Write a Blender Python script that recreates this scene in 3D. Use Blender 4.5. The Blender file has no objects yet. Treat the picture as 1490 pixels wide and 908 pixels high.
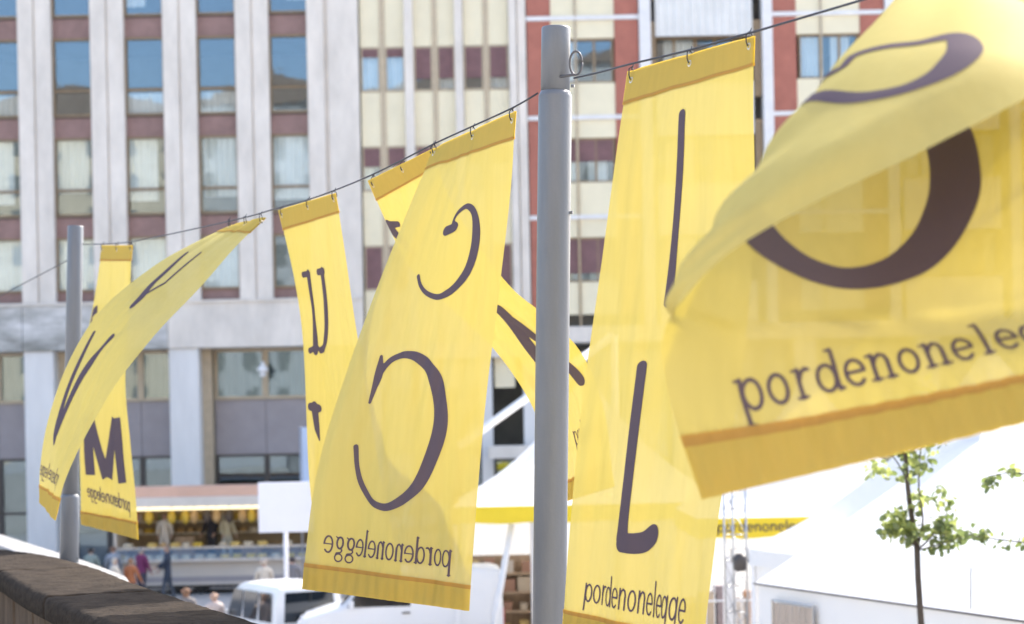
import bpy, bmesh, math, random
import numpy as np
from mathutils import Vector, Matrix
R = math.radians
random.seed(4)
scene = bpy.context.scene
COL = scene.collection

# ---------------------------------------------------------------- camera
EYE = 5.3                                   # eye height above the square (the photographer stands on a raised terrace)
cam_d = bpy.data.cameras.new('camera'); cam = bpy.data.objects.new('camera', cam_d); COL.objects.link(cam)
cam_d.sensor_width = 36.0; cam_d.lens = 36.0 * 2900 / 1490
cam_d.shift_y = (625 - 454) / 1490
cam_d.clip_start = .1; cam_d.clip_end = 3000
roll = R(1.15)
cam.matrix_world = Matrix(((math.cos(roll), math.sin(roll), 0, 0),
                           (0, 0, -1, 0),
                           (-math.sin(roll), math.cos(roll), 0, EYE),
                           (0, 0, 0, 1)))
cam_d.dof.use_dof = True; cam_d.dof.focus_distance = 10.6; cam_d.dof.aperture_fstop = 2.5
scene.camera = cam

# ---------------------------------------------------------------- sky and sun
SUN_EL, SUN_AZ = R(42), R(42)               # azimuth measured from +Y (away from the camera) towards +X
world = bpy.data.worlds.new('World'); scene.world = world; world.use_nodes = True
wn = world.node_tree; wn.nodes.clear()
sky = wn.nodes.new('ShaderNodeTexSky'); sky.sky_type = 'NISHITA'; sky.sun_disc = False
sky.sun_elevation = SUN_EL; sky.sun_rotation = SUN_AZ
sky.air_density = 1.0; sky.dust_density = 3.2; sky.ozone_density = .9; sky.altitude = 30
bg = wn.nodes.new('ShaderNodeBackground'); bg.inputs['Strength'].default_value = 0.15
wo = wn.nodes.new('ShaderNodeOutputWorld')
wn.links.new(sky.outputs[0], bg.inputs[0]); wn.links.new(bg.outputs[0], wo.inputs[0])
sd = bpy.data.lights.new('sun', 'SUN'); sd.energy = 2.7; sd.angle = R(.5); sd.color = (1, .95, .88)
sun = bpy.data.objects.new('sun', sd); COL.objects.link(sun)
to_sun = Vector((math.sin(SUN_AZ)*math.cos(SUN_EL), math.cos(SUN_AZ)*math.cos(SUN_EL), math.sin(SUN_EL)))
sun.rotation_euler = to_sun.to_track_quat('Z', 'Y').to_euler(); sun.location = (30, 20, 60)
vs = scene.view_settings
vs.view_transform = 'Standard'; vs.look = 'None'; vs.gamma = 1.0; vs.use_curve_mapping = False
vs.exposure = 1.75
scene.cycles.max_bounces = 10; scene.cycles.transparent_max_bounces = 24
scene.cycles.transmission_bounces = 8; scene.cycles.diffuse_bounces = 5
scene.cycles.use_denoising = True
scene.cycles.sample_clamp_indirect = 6

# ---------------------------------------------------------------- materials
MATS = {}
def mat(name, col, rough=.7, var=0, scale=3, bump=0, bscale=40, metal=0, spec=.5, streak=None, col2=None):
    """procedural surface: base colour, broad tone variation (var), fine relief (bump), vertical weather streaks"""
    m = bpy.data.materials.new(name); m.use_nodes = True; nt = m.node_tree; b = nt.nodes['Principled BSDF']
    b.inputs['Base Color'].default_value = (*col, 1); b.inputs['Roughness'].default_value = rough
    b.inputs['Metallic'].default_value = metal; b.inputs['Specular IOR Level'].default_value = spec
    tc = nt.nodes.new('ShaderNodeNewGeometry')
    if var or streak or col2:
        mp = nt.nodes.new('ShaderNodeMapping'); nt.links.new(tc.outputs['Position'], mp.inputs[0])
        if streak: mp.inputs['Scale'].default_value = streak
        n = nt.nodes.new('ShaderNodeTexNoise'); n.inputs['Scale'].default_value = scale; n.inputs['Detail'].default_value = 6
        n.inputs['Roughness'].default_value = .65
        nt.links.new(mp.outputs[0], n.inputs[0])
        mr = nt.nodes.new('ShaderNodeMapRange'); mr.inputs[1].default_value = .3; mr.inputs[2].default_value = .7
        nt.links.new(n.outputs[0], mr.inputs[0])
        mx = nt.nodes.new('ShaderNodeMix'); mx.data_type = 'RGBA'
        c2 = col2 if col2 else tuple(c*(1-var) for c in col)
        c1 = col if col2 else tuple(min(1, c*(1+var*.5)) for c in col)
        mx.inputs[6].default_value = (*c2, 1); mx.inputs[7].default_value = (*c1, 1)
        nt.links.new(mr.outputs[0], mx.inputs[0]); nt.links.new(mx.outputs[2], b.inputs['Base Color'])
    if bump:
        n2 = nt.nodes.new('ShaderNodeTexNoise'); n2.inputs['Scale'].default_value = bscale; n2.inputs['Detail'].default_value = 5
        nt.links.new(tc.outputs['Position'], n2.inputs[0])
        bp = nt.nodes.new('ShaderNodeBump'); bp.inputs['Strength'].default_value = bump; bp.inputs['Distance'].default_value = .02
        nt.links.new(n2.outputs[0], bp.inputs['Height']); nt.links.new(bp.outputs[0], b.inputs['Normal'])
    MATS[name] = m
    return m

def cloth_mat(name, col, tcol, trans, clear, weave=0):
    """thin woven cloth: reflects, lets light through, and is slightly see-through between the threads"""
    m = bpy.data.materials.new(name); m.use_nodes = True; nt = m.node_tree; nt.nodes.clear()
    d = nt.nodes.new('ShaderNodeBsdfDiffuse'); d.inputs[0].default_value = (*col, 1)
    t = nt.nodes.new('ShaderNodeBsdfTranslucent'); t.inputs[0].default_value = (*tcol, 1)
    g = nt.nodes.new('ShaderNodeBsdfGlossy'); g.inputs['Roughness'].default_value = .7; g.inputs[0].default_value = (1, .97, .9, 1)
    x = nt.nodes.new('ShaderNodeBsdfTransparent')
    m1 = nt.nodes.new('ShaderNodeMixShader'); m1.inputs[0].default_value = trans
    nt.links.new(d.outputs[0], m1.inputs[1]); nt.links.new(t.outputs[0], m1.inputs[2])
    m3 = nt.nodes.new('ShaderNodeMixShader'); m3.inputs[0].default_value = .06
    nt.links.new(m1.outputs[0], m3.inputs[1]); nt.links.new(g.outputs[0], m3.inputs[2])
    m2 = nt.nodes.new('ShaderNodeMixShader'); m2.inputs[0].default_value = clear
    nt.links.new(m3.outputs[0], m2.inputs[1]); nt.links.new(x.outputs[0], m2.inputs[2])
    if weave:
        ge = nt.nodes.new('ShaderNodeNewGeometry')
        w = nt.nodes.new('ShaderNodeTexNoise'); w.inputs['Scale'].default_value = 9; w.inputs['Detail'].default_value = 4
        mp = nt.nodes.new('ShaderNodeMapping'); mp.inputs['Scale'].default_value = (3.5, 3.5, .25)
        nt.links.new(ge.outputs['Position'], mp.inputs[0]); nt.links.new(mp.outputs[0], w.inputs[0])
        b = nt.nodes.new('ShaderNodeBump'); b.inputs['Strength'].default_value = weave; b.inputs['Distance'].default_value = .02
        nt.links.new(w.outputs[0], b.inputs['Height'])
        for s in (d, t, g): nt.links.new(b.outputs[0], s.inputs['Normal'])
        for s, c in ((d, col), (t, tcol)):                # threads lie thicker and thinner
            mx = nt.nodes.new('ShaderNodeMix'); mx.data_type = 'RGBA'
            mx.inputs[6].default_value = (c[0]*.93, c[1]*.925, c[2]*.9, 1); mx.inputs[7].default_value = (min(1, c[0]*1.05), c[1]*1.05, c[2]*1.1, 1)
            nt.links.new(w.outputs[0], mx.inputs[0]); nt.links.new(mx.outputs[2], s.inputs[0])
    o = nt.nodes.new('ShaderNodeOutputMaterial'); nt.links.new(m2.outputs[0], o.inputs[0])
    MATS[name] = m
    return m

def glass_mat(name, refl, tint=(.75, .8, .8), rough=.015):
    """window pane: mirrors part of the light and lets the rest through"""
    m = bpy.data.materials.new(name); m.use_nodes = True; nt = m.node_tree; nt.nodes.clear()
    g = nt.nodes.new('ShaderNodeBsdfGlossy'); g.inputs['Roughness'].default_value = rough; g.inputs[0].default_value = (.68, .85, 1, 1)
    t = nt.nodes.new('ShaderNodeBsdfTransparent'); t.inputs[0].default_value = (*tint, 1)
    mx = nt.nodes.new('ShaderNodeMixShader'); mx.inputs[0].default_value = refl
    n = nt.nodes.new('ShaderNodeTexNoise'); n.inputs['Scale'].default_value = .8
    ge = nt.nodes.new('ShaderNodeNewGeometry'); nt.links.new(ge.outputs['Position'], n.inputs[0])
    b = nt.nodes.new('ShaderNodeBump'); b.inputs['Strength'].default_value = .05; b.inputs['Distance'].default_value = .05
    nt.links.new(n.outputs[0], b.inputs['Height']); nt.links.new(b.outputs[0], g.inputs['Normal'])
    nt.links.new(t.outputs[0], mx.inputs[1]); nt.links.new(g.outputs[0], mx.inputs[2])
    o = nt.nodes.new('ShaderNodeOutputMaterial'); nt.links.new(mx.outputs[0], o.inputs[0])
    MATS[name] = m
    return m

mat('concrete', (.72, .665, .60), .85, .18, 1.0, .3, 14, streak=(1.2, 1.2, .5))
mat('concrete_stained', (.68, .67, .66), .9, scale=1.1, bump=.5, bscale=8, streak=(.55, 1, 1.5), col2=(.22, .22, .2))
mat('pillar', (.70, .69, .68), .85, .12, .8, .2, 14, streak=(1.2, 1.2, .25))
mat('spandrel', (.28, .172, .155), .6, .22, 2.2)
mat('shutter', (.2, .105, .11), .6, .2, 3)
mat('frame_brown', (.27, .19, .11), .5, .2, 4)
mat('frame_beige', (.50, .41, .29), .5, .15, 4)
mat('frame_dark', (.07, .06, .055), .5)
mat('cream', (.78, .71, .52), .75, .07, .8, .1, 20)
mat('red_panel', (.40, .145, .105), .75, .16, 1.6, .15, 20)
mat('white_trim', (.74, .73, .73), .7, .1, 2)
mat('grey_panel', (.33, .30, .31), .6, .1, 1.5)
mat('corrugated', (.72, .72, .70), .55, .08, 2)
mat('curtain', (.78, .77, .72), .9, .3, 2.2, streak=(4, 1, .15))
mat('blind', (.86, .87, .85), .8, .12, 2)
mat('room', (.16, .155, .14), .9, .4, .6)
mat('ceiling_light', (.6, .6, .55), .9)
glass_mat('pane', .13, (.9,.92,.92))
glass_mat('shop_glass', .16, (.55, .6, .6))
glass_mat('case_glass', .12, (.9, .95, .95))
mat('pole_paint', (.135, .15, .175), .4, .13, 3, .08, 50, streak=(3, 3, .5))
mat('rope', (.03, .03, .04), .6)
mat('steel', (.45, .45, .46), .3, metal=.9)
mat('eyelet', (.7, .68, .62), .35, metal=.6)
cloth_mat('flag_cloth', (.80, .68, .205), (.225, .168, .010), .5, .07, .05)
cloth_mat('hem_cloth', (.76, .57, .07), (.54, .37, .022), .5, .0, .08)
cloth_mat('seam_cloth', (.66, .36, .03), (.4, .2, .01), .5, .0)
cloth_mat('print_ink', (.088, .055, .098), (.11, .062, .11), .35, .06)
mat('coping_dark', (.040, .031, .024), 1, .5, 7, .8, 30, spec=.08, streak=(1, 1, 3))
mat('wall_stone', (.115, .084, .06), 1, .4, 4, .8, 22, spec=.1, streak=(2, 2, .6))
mat('ledge_stone', (.25, .245, .24), .8, .12, 2, .2, 20)
mat('terrace_paving', (.46, .44, .41), .85, .2, 3, .2, 20)
mat('square_paving', (.42, .40, .38), .85, .15, .5, .2, 12)
mat('canvas_white', (.80, .80, .80), .6, .04, .6, .1, 4)
cloth_mat('tent_cloth', (.84, .84, .84), (.8, .8, .78), .22, 0)
mat('valance_yellow', (.80, .60, .03), .7, .06, 2)
mat('car_white', (.78, .79, .80), .25, .03, 1, spec=.6)
mat('car_glass', (.012, .016, .02), .05, spec=.8)
mat('tyre', (.02, .02, .02), .85)
mat('rim', (.4, .4, .42), .35, metal=.8)
mat('plastic_black', (.02, .02, .022), .5)
mat('lamp_red', (.45, .02, .02), .3)
mat('bark', (.085, .068, .055), .9, .4, 12, .8, 40, streak=(3, 3, .6))
mat('fascia_salmon', (.70, .43, .31), .6, .14, 1.2)
mat('fascia_white', (.70, .63, .56), .6, .1, 1.5)
mat('stall_body', (.58, .52, .46), .5, .06, .7)
mat('stall_inner', (.26, .19, .11), .7, .2, 2)
mat('stall_shelf', (.60, .55, .45), .6)
mat('sign_white', (.74, .74, .80), .6, .03, 1)
mat('sign_blue', (.42, .52, .70), .6, .06, 1)
mat('wood', (.40, .28, .18), .7, .3, 5, .3, 30, streak=(4, 4, .4))
mat('beige_board', (.45, .37, .30), .7, .2, 3, streak=(5, 5, .3))
mat('ink_dark', (.10, .08, .08), .7)
mat('ink_brown', (.28, .22, .2), .7)
mat('lamp_white', (.8, .8, .82), .35)

# ---------------------------------------------------------------- mesh helpers
class MB:
    def __init__(s): s.v = []; s.f = []; s.m = []
    def add(s, verts, faces, m=0):
        o = len(s.v); s.v += [tuple(map(float, p)) for p in verts]
        s.f += [tuple(i + o for i in f) for f in faces]; s.m += [m] * len(faces); return s
    def box(s, x0, x1, y0, y1, z0, z1, m=0):
        return s.add([(x0,y0,z0),(x1,y0,z0),(x1,y1,z0),(x0,y1,z0),(x0,y0,z1),(x1,y0,z1),(x1,y1,z1),(x0,y1,z1)],
                     [(0,3,2,1),(4,5,6,7),(0,1,5,4),(1,2,6,5),(2,3,7,6),(3,0,4,7)], m)
    def cbox(s, x0, x1, y0, y1, z0, z1, c=.01, m=0):
        """box with chamfered vertical and top edges"""
        P = lambda z, d: [(x0+d+c,y0+d,z),(x1-d-c,y0+d,z),(x1-d,y0+d+c,z),(x1-d,y1-d-c,z),(x1-d-c,y1-d,z),(x0+d+c,y1-d,z),(x0+d,y1-d-c,z),(x0+d,y0+d+c,z)]
        v = P(z0, 0) + P(z1 - c, 0) + P(z1, c)
        f = [tuple(range(7, -1, -1)), tuple(range(16, 24))]
        for k in range(2):
            for i in range(8): f.append((k*8+i, k*8+(i+1) % 8, k*8+8+(i+1) % 8, k*8+8+i))
        return s.add(v, f, m)
    def tube(s, pts, rad, n=8, m=0, cap=True):
        pts = [Vector(p) for p in pts]; k = len(pts)
        rad = [rad] * k if not hasattr(rad, '__len__') else rad
        V = []; F = []; up = None
        for i, p in enumerate(pts):
            t = (pts[min(i+1, k-1)] - pts[max(i-1, 0)])
            if t.length < 1e-9: t = Vector((0, 0, 1))
            t.normalize()
            if up is None: up = t.orthogonal().normalized()
            up = (up - t * up.dot(t)); up = up.normalized() if up.length > 1e-6 else t.orthogonal().normalized()
            w = t.cross(up)
            for j in range(n):
                a = 2*math.pi*j/n; V.append(p + (up*math.cos(a) + w*math.sin(a)) * rad[i])
        for i in range(k-1):
            for j in range(n): F.append((i*n+j, i*n+(j+1) % n, (i+1)*n+(j+1) % n, (i+1)*n+j))
        if cap: F += [tuple(range(n-1, -1, -1)), tuple(range((k-1)*n, k*n))]
        return s.add(V, F, m)
    def lathe(s, c, prof, n=16, m=0):
        V = []; F = []
        for (r_, z) in prof:
            for j in range(n):
                a = 2*math.pi*j/n; V.append((c[0]+r_*math.cos(a), c[1]+r_*math.sin(a), c[2]+z))
        k = len(prof)
        for i in range(k-1):
            for j in range(n): F.append((i*n+j, i*n+(j+1) % n, (i+1)*n+(j+1) % n, (i+1)*n+j))
        F += [tuple(range(n-1, -1, -1)), tuple(range((k-1)*n, k*n))]
        return s.add(V, F, m)
    def prism(s, poly, axis, a0, a1, m=0):
        """polygon extruded along an axis: 'x' poly=(y,z), 'y' poly=(x,z), 'z' poly=(x,y)"""
        g = {'x': lambda p, a: (a, p[0], p[1]), 'y': lambda p, a: (p[0], a, p[1]), 'z': lambda p, a: (p[0], p[1], a)}[axis]
        n = len(poly); V = [g(p, a0) for p in poly] + [g(p, a1) for p in poly]
        return s.add(V, [tuple(range(n-1, -1, -1)), tuple(range(n, 2*n))] + [(i, (i+1) % n, n+(i+1) % n, n+i) for i in range(n)], m)
    def mesh(s, name, mats, smooth=False):
        me = bpy.data.meshes.new(name); me.from_pydata(s.v, [], s.f); me.update()
        for q in (mats if isinstance(mats, (list, tuple)) else [mats]): me.materials.append(MATS[q])
        if isinstance(mats, (list, tuple)): me.polygons.foreach_set('material_index', s.m)
        if smooth: me.polygons.foreach_set('use_smooth', [True] * len(me.polygons))
        bm = bmesh.new(); bm.from_mesh(me); bmesh.ops.recalc_face_normals(bm, faces=bm.faces[:]); bm.to_mesh(me); bm.free()
        return me
    def build(s, name, mats, parent=None, smooth=False, origin=None, loc=(0, 0, 0)):
        if origin is not None:
            o = Vector(origin); s.v = [tuple(Vector(p) - o) for p in s.v]
            if parent is None: loc = tuple(o)
        return put(name, s.mesh(name, mats, smooth), parent, loc)

def put(name, me, parent=None, loc=(0, 0, 0), rz=0):
    o = bpy.data.objects.new(name, me); COL.objects.link(o); o.parent = parent; o.location = loc; o.rotation_euler = (0, 0, rz)
    return o
def tag(o, label, cat, group=None, kind=None):
    if label: o['label'] = label
    if cat: o['category'] = cat
    if group: o['group'] = group
    if kind: o['kind'] = kind
    return o
def empty(name, loc, label=None, cat=None, group=None, rz=0):
    o = bpy.data.objects.new(name, None); COL.objects.link(o); o.location = loc; o.rotation_euler = (0, 0, rz); o.empty_display_size = .3
    return tag(o, label, cat, group)
def copy_tree(o, parent=None):
    c = o.copy(); COL.objects.link(c); c.parent = parent
    for ch in list(o.children): copy_tree(ch, c)
    return c
def structure(o): o['kind'] = 'structure'; return o
mat('steel_dark', (.10, .10, .11), .4, metal=.5)
# ---------------------------------------------------------------- ground, terrace
structure(MB().add([(-600,-400,0),(600,-400,0),(600,900,0),(-600,900,0)], [(0,1,2,3)]).build('square_ground', 'square_paving'))
# the raised terrace the photographer stands on; its edge follows the line of flag poles
EDGE = [(-12.5, 40.0), (-9.3, 32.0), (-7.2, 26.9), (-4.5, 20.1), (-3.55, 17.5), (-3.25, 15.9), (-2.9, 14.6)]
tb = MB(); poly = EDGE + [(-2.35, 12.85), (-1.2, 10.0), (.2, 6.6), (2.8, .4), (7.5, -10), (13, -24), (-40, -24), (-40, 40)]
tb.prism(poly[::-1], 'z', 0.02, 3.45); structure(tb.build('terrace', 'terrace_paving'))

def offset_line(pts, d):
    out = []
    for i, p in enumerate(pts):
        a = Vector(pts[max(i-1, 0)]); b = Vector(pts[min(i+1, len(pts)-1)]); t = (b - a).normalized()
        out.append((p[0] - t.y * d, p[1] + t.x * d))
    return out
def walk(pts, step):
    """points every `step` metres along a polyline"""
    P = [Vector(p) for p in pts]; out = [P[0].copy()]; need = step
    for a, b in zip(P, P[1:]):
        L = (b - a).length; pos = 0
        while L - pos >= need:
            pos += need; out.append(a + (b - a) * (pos / L)); need = step
        need -= (L - pos)
    return out
def slab_along(a, b, w0, w1, z0, z1, c=.012, gap=.006, jig=0):
    """one stone between two points of a line, from w0 to w1 beside it, edges eased"""
    a = Vector(a); b = Vector(b); t = (b - a).normalized(); n = Vector((-t.y, t.x)); L = (b - a).length
    m = MB(); m.cbox(gap, L - gap, w0, w1, z0, z1 + jig, c)
    m.v = [(a.x + t.x*x + n.x*y, a.y + t.y*x + n.y*y, z) for x, y, z in m.v]
    return m

def smooth2(pts, n):
    """rounds a polyline"""
    P = [Vector(p) for p in pts]
    for _ in range(3):
        Q = [P[0]]
        for a_, b_ in zip(P, P[1:]): Q += [a_*.75 + b_*.25, a_*.25 + b_*.75]
        P = Q + [P[-1]]
    return [tuple(p) for p in P]
# white stone coping along the terrace edge: the poles stand in it
rw = empty('terrace_edge_wall', (-4.2, 19.75, 0), 'low edge wall with sunlit white stone coping where the flag poles stand', 'wall')
core = [slab_along(a, b, -.16, .16, 0.01, 3.93, gap=0) for a, b in zip(EDGE, EDGE[1:])]
for m in core: m.build('wall_face', 'ledge_stone', rw, origin=rw.location)
pts = walk(EDGE, 1.4)
for a, b in zip(pts, pts[1:]):
    slab_along(a, b, -.2, .2, 3.935, 4.05, .015, .004, random.uniform(-.003, .003)).build('coping_stone', 'ledge_stone', rw, origin=rw.location)

# dark weathered parapet in the foreground: coping slabs over stone blocks
PAR = [(-6.6, 19.6), (-5.5, 19.05), (-4.75, 18.4), (-4.2, 17.55), (-3.72, 16.6), (-3.25, 15.5), (-2.72, 14.0), (-2.25, 12.8), (-1.62, 11.25), (-1.1, 10.0), (-.45, 8.4), (.3, 6.6), (2.9, .4)]
pw = empty('stone_parapet', (-2.7, 14, 3.45), 'dark weathered stone parapet with broad coping slabs and brown block face', 'parapet')
def worn_slab(path, w0, w1, z0, z1, rnd, seed):
    """coping stone following a short path: rounded nosings, worn uneven top"""
    rs = random.Random(seed); prof = []
    for k in range(6):
        a_ = math.pi/2*k/5; prof.append((w0 + rnd - rnd*math.cos(a_), z1 - rnd + rnd*math.sin(a_)))
    for k in range(1, 8): prof.append((w0 + rnd + (w1-w0-2*rnd)*k/8, z1))
    for k in range(6):
        a_ = math.pi/2*(1-k/5); prof.append((w1 - rnd + rnd*math.cos(a_), z1 - rnd + rnd*math.sin(a_)))
    prof += [(w1, z0), (w0, z0)]
    V = []; n = len(prof); F = []
    for i, p in enumerate(path):
        a_ = Vector(path[max(i-1, 0)]); b_ = Vector(path[min(i+1, len(path)-1)]); t = (b_ - a_).normalized(); nn = Vector((-t.y, t.x))
        ins = .006 if i in (0, len(path)-1) else 0
        for k, (w_, z_) in enumerate(prof):
            j = rs.uniform(-.005, .005) if k < n-2 else 0
            V.append((p[0] + nn.x*w_, p[1] + nn.y*w_, z_ + j - (ins if k < n-2 else 0)))
        if i:
            for k in range(n): F.append(((i-1)*n+k, (i-1)*n+(k+1) % n, i*n+(k+1) % n, i*n+k))
    F += [tuple(range(n-1, -1, -1)), tuple(range((len(path)-1)*n, len(path)*n))]
    return MB().add(V, F)
fine = walk(smooth2(PAR, 80), .105)
per = 26
for s0 in range(0, len(fine)-2, per):
    seg = [Vector(p) for p in fine[s0:s0+per+1]]
    if len(seg) < 3: continue
    seg[0] = seg[0] + (seg[1]-seg[0])*.03; seg[-1] = seg[-1] + (seg[-2]-seg[-1])*.03
    worn_slab([tuple(p) for p in seg], -.74, 0.0, 4.15, 4.30 + random.uniform(-.004, .004), .055, s0).build('coping_slab', 'coping_dark', pw, True, origin=pw.location)
pts = walk(smooth2(PAR, 80), .62)
for i, (a, b) in enumerate(zip(pts, pts[1:])):
    d = random.uniform(-.012, .012)
    slab_along(a, b, -.64 + d, -.10, 3.84, 4.145, .014, .007).build('wall_block', 'wall_stone', pw, origin=pw.location)
    slab_along(a, b, -.64 - d, -.10, 3.455, 3.832, .014, .007).build('wall_block', 'wall_stone', pw, origin=pw.location)

# ---------------------------------------------------------------- the long facade behind the square
FY = 74.0                                    # face of the columns
PPM = 39.19                                  # image pixels per metre at the facade's distance
def fx(p): return (p - 734.5) / PPM
def fz(y): return EYE + (637.9 - y) / PPM    # heights on the white office block
FLOOR = 145.5 / PPM

def window_mesh(w, h, t, d, mullions_v=(), mullions_h=(), name='window', m='frame_brown'):
    """frame with its mullions; origin bottom left of the opening at the pane plane"""
    b = MB()
    b.box(0, t, -d, .03, 0, h); b.box(w-t, w, -d, .03, 0, h)
    b.box(t, w-t, -d, .03, 0, t); b.box(t, w-t, -d, .03, h-t, h)
    for x in mullions_v: b.box(x-t*.6, x+t*.6, -d*.8, .025, t, h-t)
    for z in mullions_h: b.box(t, w-t, -d*.85, .027, z-t*.6, z+t*.6)
    return b.mesh(name, m)
def quad_mesh(w, h, m, name, thick=.01):
    return MB().box(0, w, 0, thick, 0, h).mesh(name, m)

office = empty('office_building', (fx(200), FY, 0), 'white office block with tall concrete columns, brown window frames and maroon panels', 'building')
OX = fx(200)
def part(mb, name, m, parent=office, smooth=False): return mb.build(name, m, parent, smooth, origin=parent.location)
COLW, BAY = 48 / PPM, 105.6 / PPM
X0 = fx(26) - 3 * BAY
NB = 7                                       # bays; a wide pier closes the row
ZB1, ZB0 = fz(440), fz(510)                  # white band over the ground floor
TOP = fz(54) + 1 * FLOOR + 1.2
# columns: two ribs with a groove
cm = MB()
hw = COLW / 2
cm.box(0, hw*.94, 0, .55, 0, TOP - ZB1); cm.box(hw*1.06, COLW, .03, .55, 0, TOP - ZB1); cm.box(hw*.94, hw*1.06, .10, .55, 0, TOP - ZB1)
cme = cm.mesh('column', 'concrete')
for k in range(NB):
    put('column', cme, office, (X0 + k*BAY - OX, 0, ZB1))
pier = MB(); px0, px1 = fx(447), fx(521.5)
pier.box(px0, px0 + .62, 0, .55, ZB1, TOP); pier.box(px0 + .62, px0 + .78, .16, .55, ZB1, TOP); pier.box(px0 + .78, px1, .06, .55, ZB1, TOP)
part(pier.__class__().add([(a, b + FY, c) for a, b, c in pier.v], pier.f), 'corner_pier', 'concrete')
ww = BAY - COLW
h_big, h_low, h_sp = (127-54)/PPM, (167-133)/PPM, (201-168)/PPM
h_win = (168-54)/PPM
wm = window_mesh(ww, h_win, .075, .12, (), ((168-130.5)/PPM,))
wm3 = window_mesh(ww, (425-346)/PPM, .075, .12)
pane_big = quad_mesh(ww-.12, h_big-.02, 'pane', 'pane'); pane_low = quad_mesh(ww-.12, h_low, 'pane', 'pane'); pane3 = quad_mesh(ww-.12, (425-346)/PPM-.1, 'pane', 'pane')
spm = MB().box(0, ww, 0, .1, 0, h_sp-.03).mesh('spandrel_panel', 'spandrel')
sp3 = MB().box(0, ww, 0, .1, 0, 14/PPM).mesh('spandrel_panel', 'spandrel')
sill = MB().box(0, ww, -.06, .1, 0, .05).mesh('sill', 'frame_dark')
blind_cache = {}
def blind(w, h, m):
    key = (round(w, 2), round(h, 2), m)
    if key not in blind_cache:
        b = MB(); n = max(6, int(w / .09)); V = []
        for i in range(n + 1):
            x = w * i / n; y = .03 * math.sin(i * 2.1) + .012 * math.sin(i * 5.3)
            V += [(x, y, 0), (x, y, h)]
        b.add(V, [(2*i, 2*i+2, 2*i+3, 2*i+1) for i in range(n)])
        blind_cache[key] = b.mesh('curtain', m)
    return blind_cache[key]
WY = .42                                     # set back of the glass behind the column face
for k in range(NB):
    x = X0 + k*BAY + COLW - OX
    for fl in range(-1, 3):
        zt = fz(54) - fl * FLOOR
        if fl < 2:
            w = put('window', wm, office, (x, WY, zt - h_win))
            put('pane', pane_big, w, (.06, .005, h_win - h_big)); put('pane', pane_low, w, (.06, .005, .05))
            put('sill', sill, w, (0, -.02, -.055))
            put('spandrel_panel', spm, office, (x, WY - .03, zt - h_win - h_sp + .0))
            if fl == 0 and random.random() < .8:  # pale sheet added low, standing in for buildings reflected in the lower pane
                put('curtain', blind(ww*.96, h_low*.98, random.choice(['curtain', 'curtain', 'blind'])), w, (.02, .2, .03))
            if random.random() < (1.0 if fl == 1 else .12):
                cw = ww * (random.uniform(.7, .98) if fl == 1 else random.uniform(.4, .98)); ch = h_win * (random.uniform(.62, .98))
                put('curtain', blind(cw, ch, random.choice(['curtain', 'blind', 'blind'])), w, (random.choice([.02, ww - cw - .02]), .22, h_win - ch))
        else:
            zt2 = zt; hh = (425-346)/PPM
            w = put('window', wm3, office, (x, WY, zt2 - hh)); put('pane', pane3, w, (.06, .005, .05))
            put('spandrel_panel', sp3, office, (x, WY - .03, zt2 - hh - 14/PPM - .01))
            if random.random() < .6:
                put('curtain', blind(ww*.95, hh*.95, 'blind'), w, (.02, .22, .04))
# floor slabs, back wall and ceilings behind the glass
XA, XB = X0 - BAY, fx(521.5)
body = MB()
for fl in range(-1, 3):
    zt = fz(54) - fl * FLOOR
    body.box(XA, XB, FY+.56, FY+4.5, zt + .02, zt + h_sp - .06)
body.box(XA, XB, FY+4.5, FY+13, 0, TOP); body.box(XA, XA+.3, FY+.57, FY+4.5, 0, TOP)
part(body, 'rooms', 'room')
part(MB().box(XA, XB, FY-.12, FY+12.9, TOP+.002, TOP+.9), 'roof_parapet', 'concrete')
# band over the ground floor, in panels
xs = [X0 + (2*k-1)*BAY for k in range(0, 4)] + [XB]
for i, (a, b) in enumerate(zip(xs, xs[1:])):
    mid = (a + b) / 2
    part(MB().cbox(a+.008, b-.008, FY-.10, FY+.5, ZB0, ZB1-.004, .02), 'band_panel', 'concrete_stained' if mid < fx(240) else 'concrete')
part(MB().box(XA, XB, FY-.18, FY-.1, ZB1-.10, ZB1-.02), 'band_moulding', 'concrete')
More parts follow.
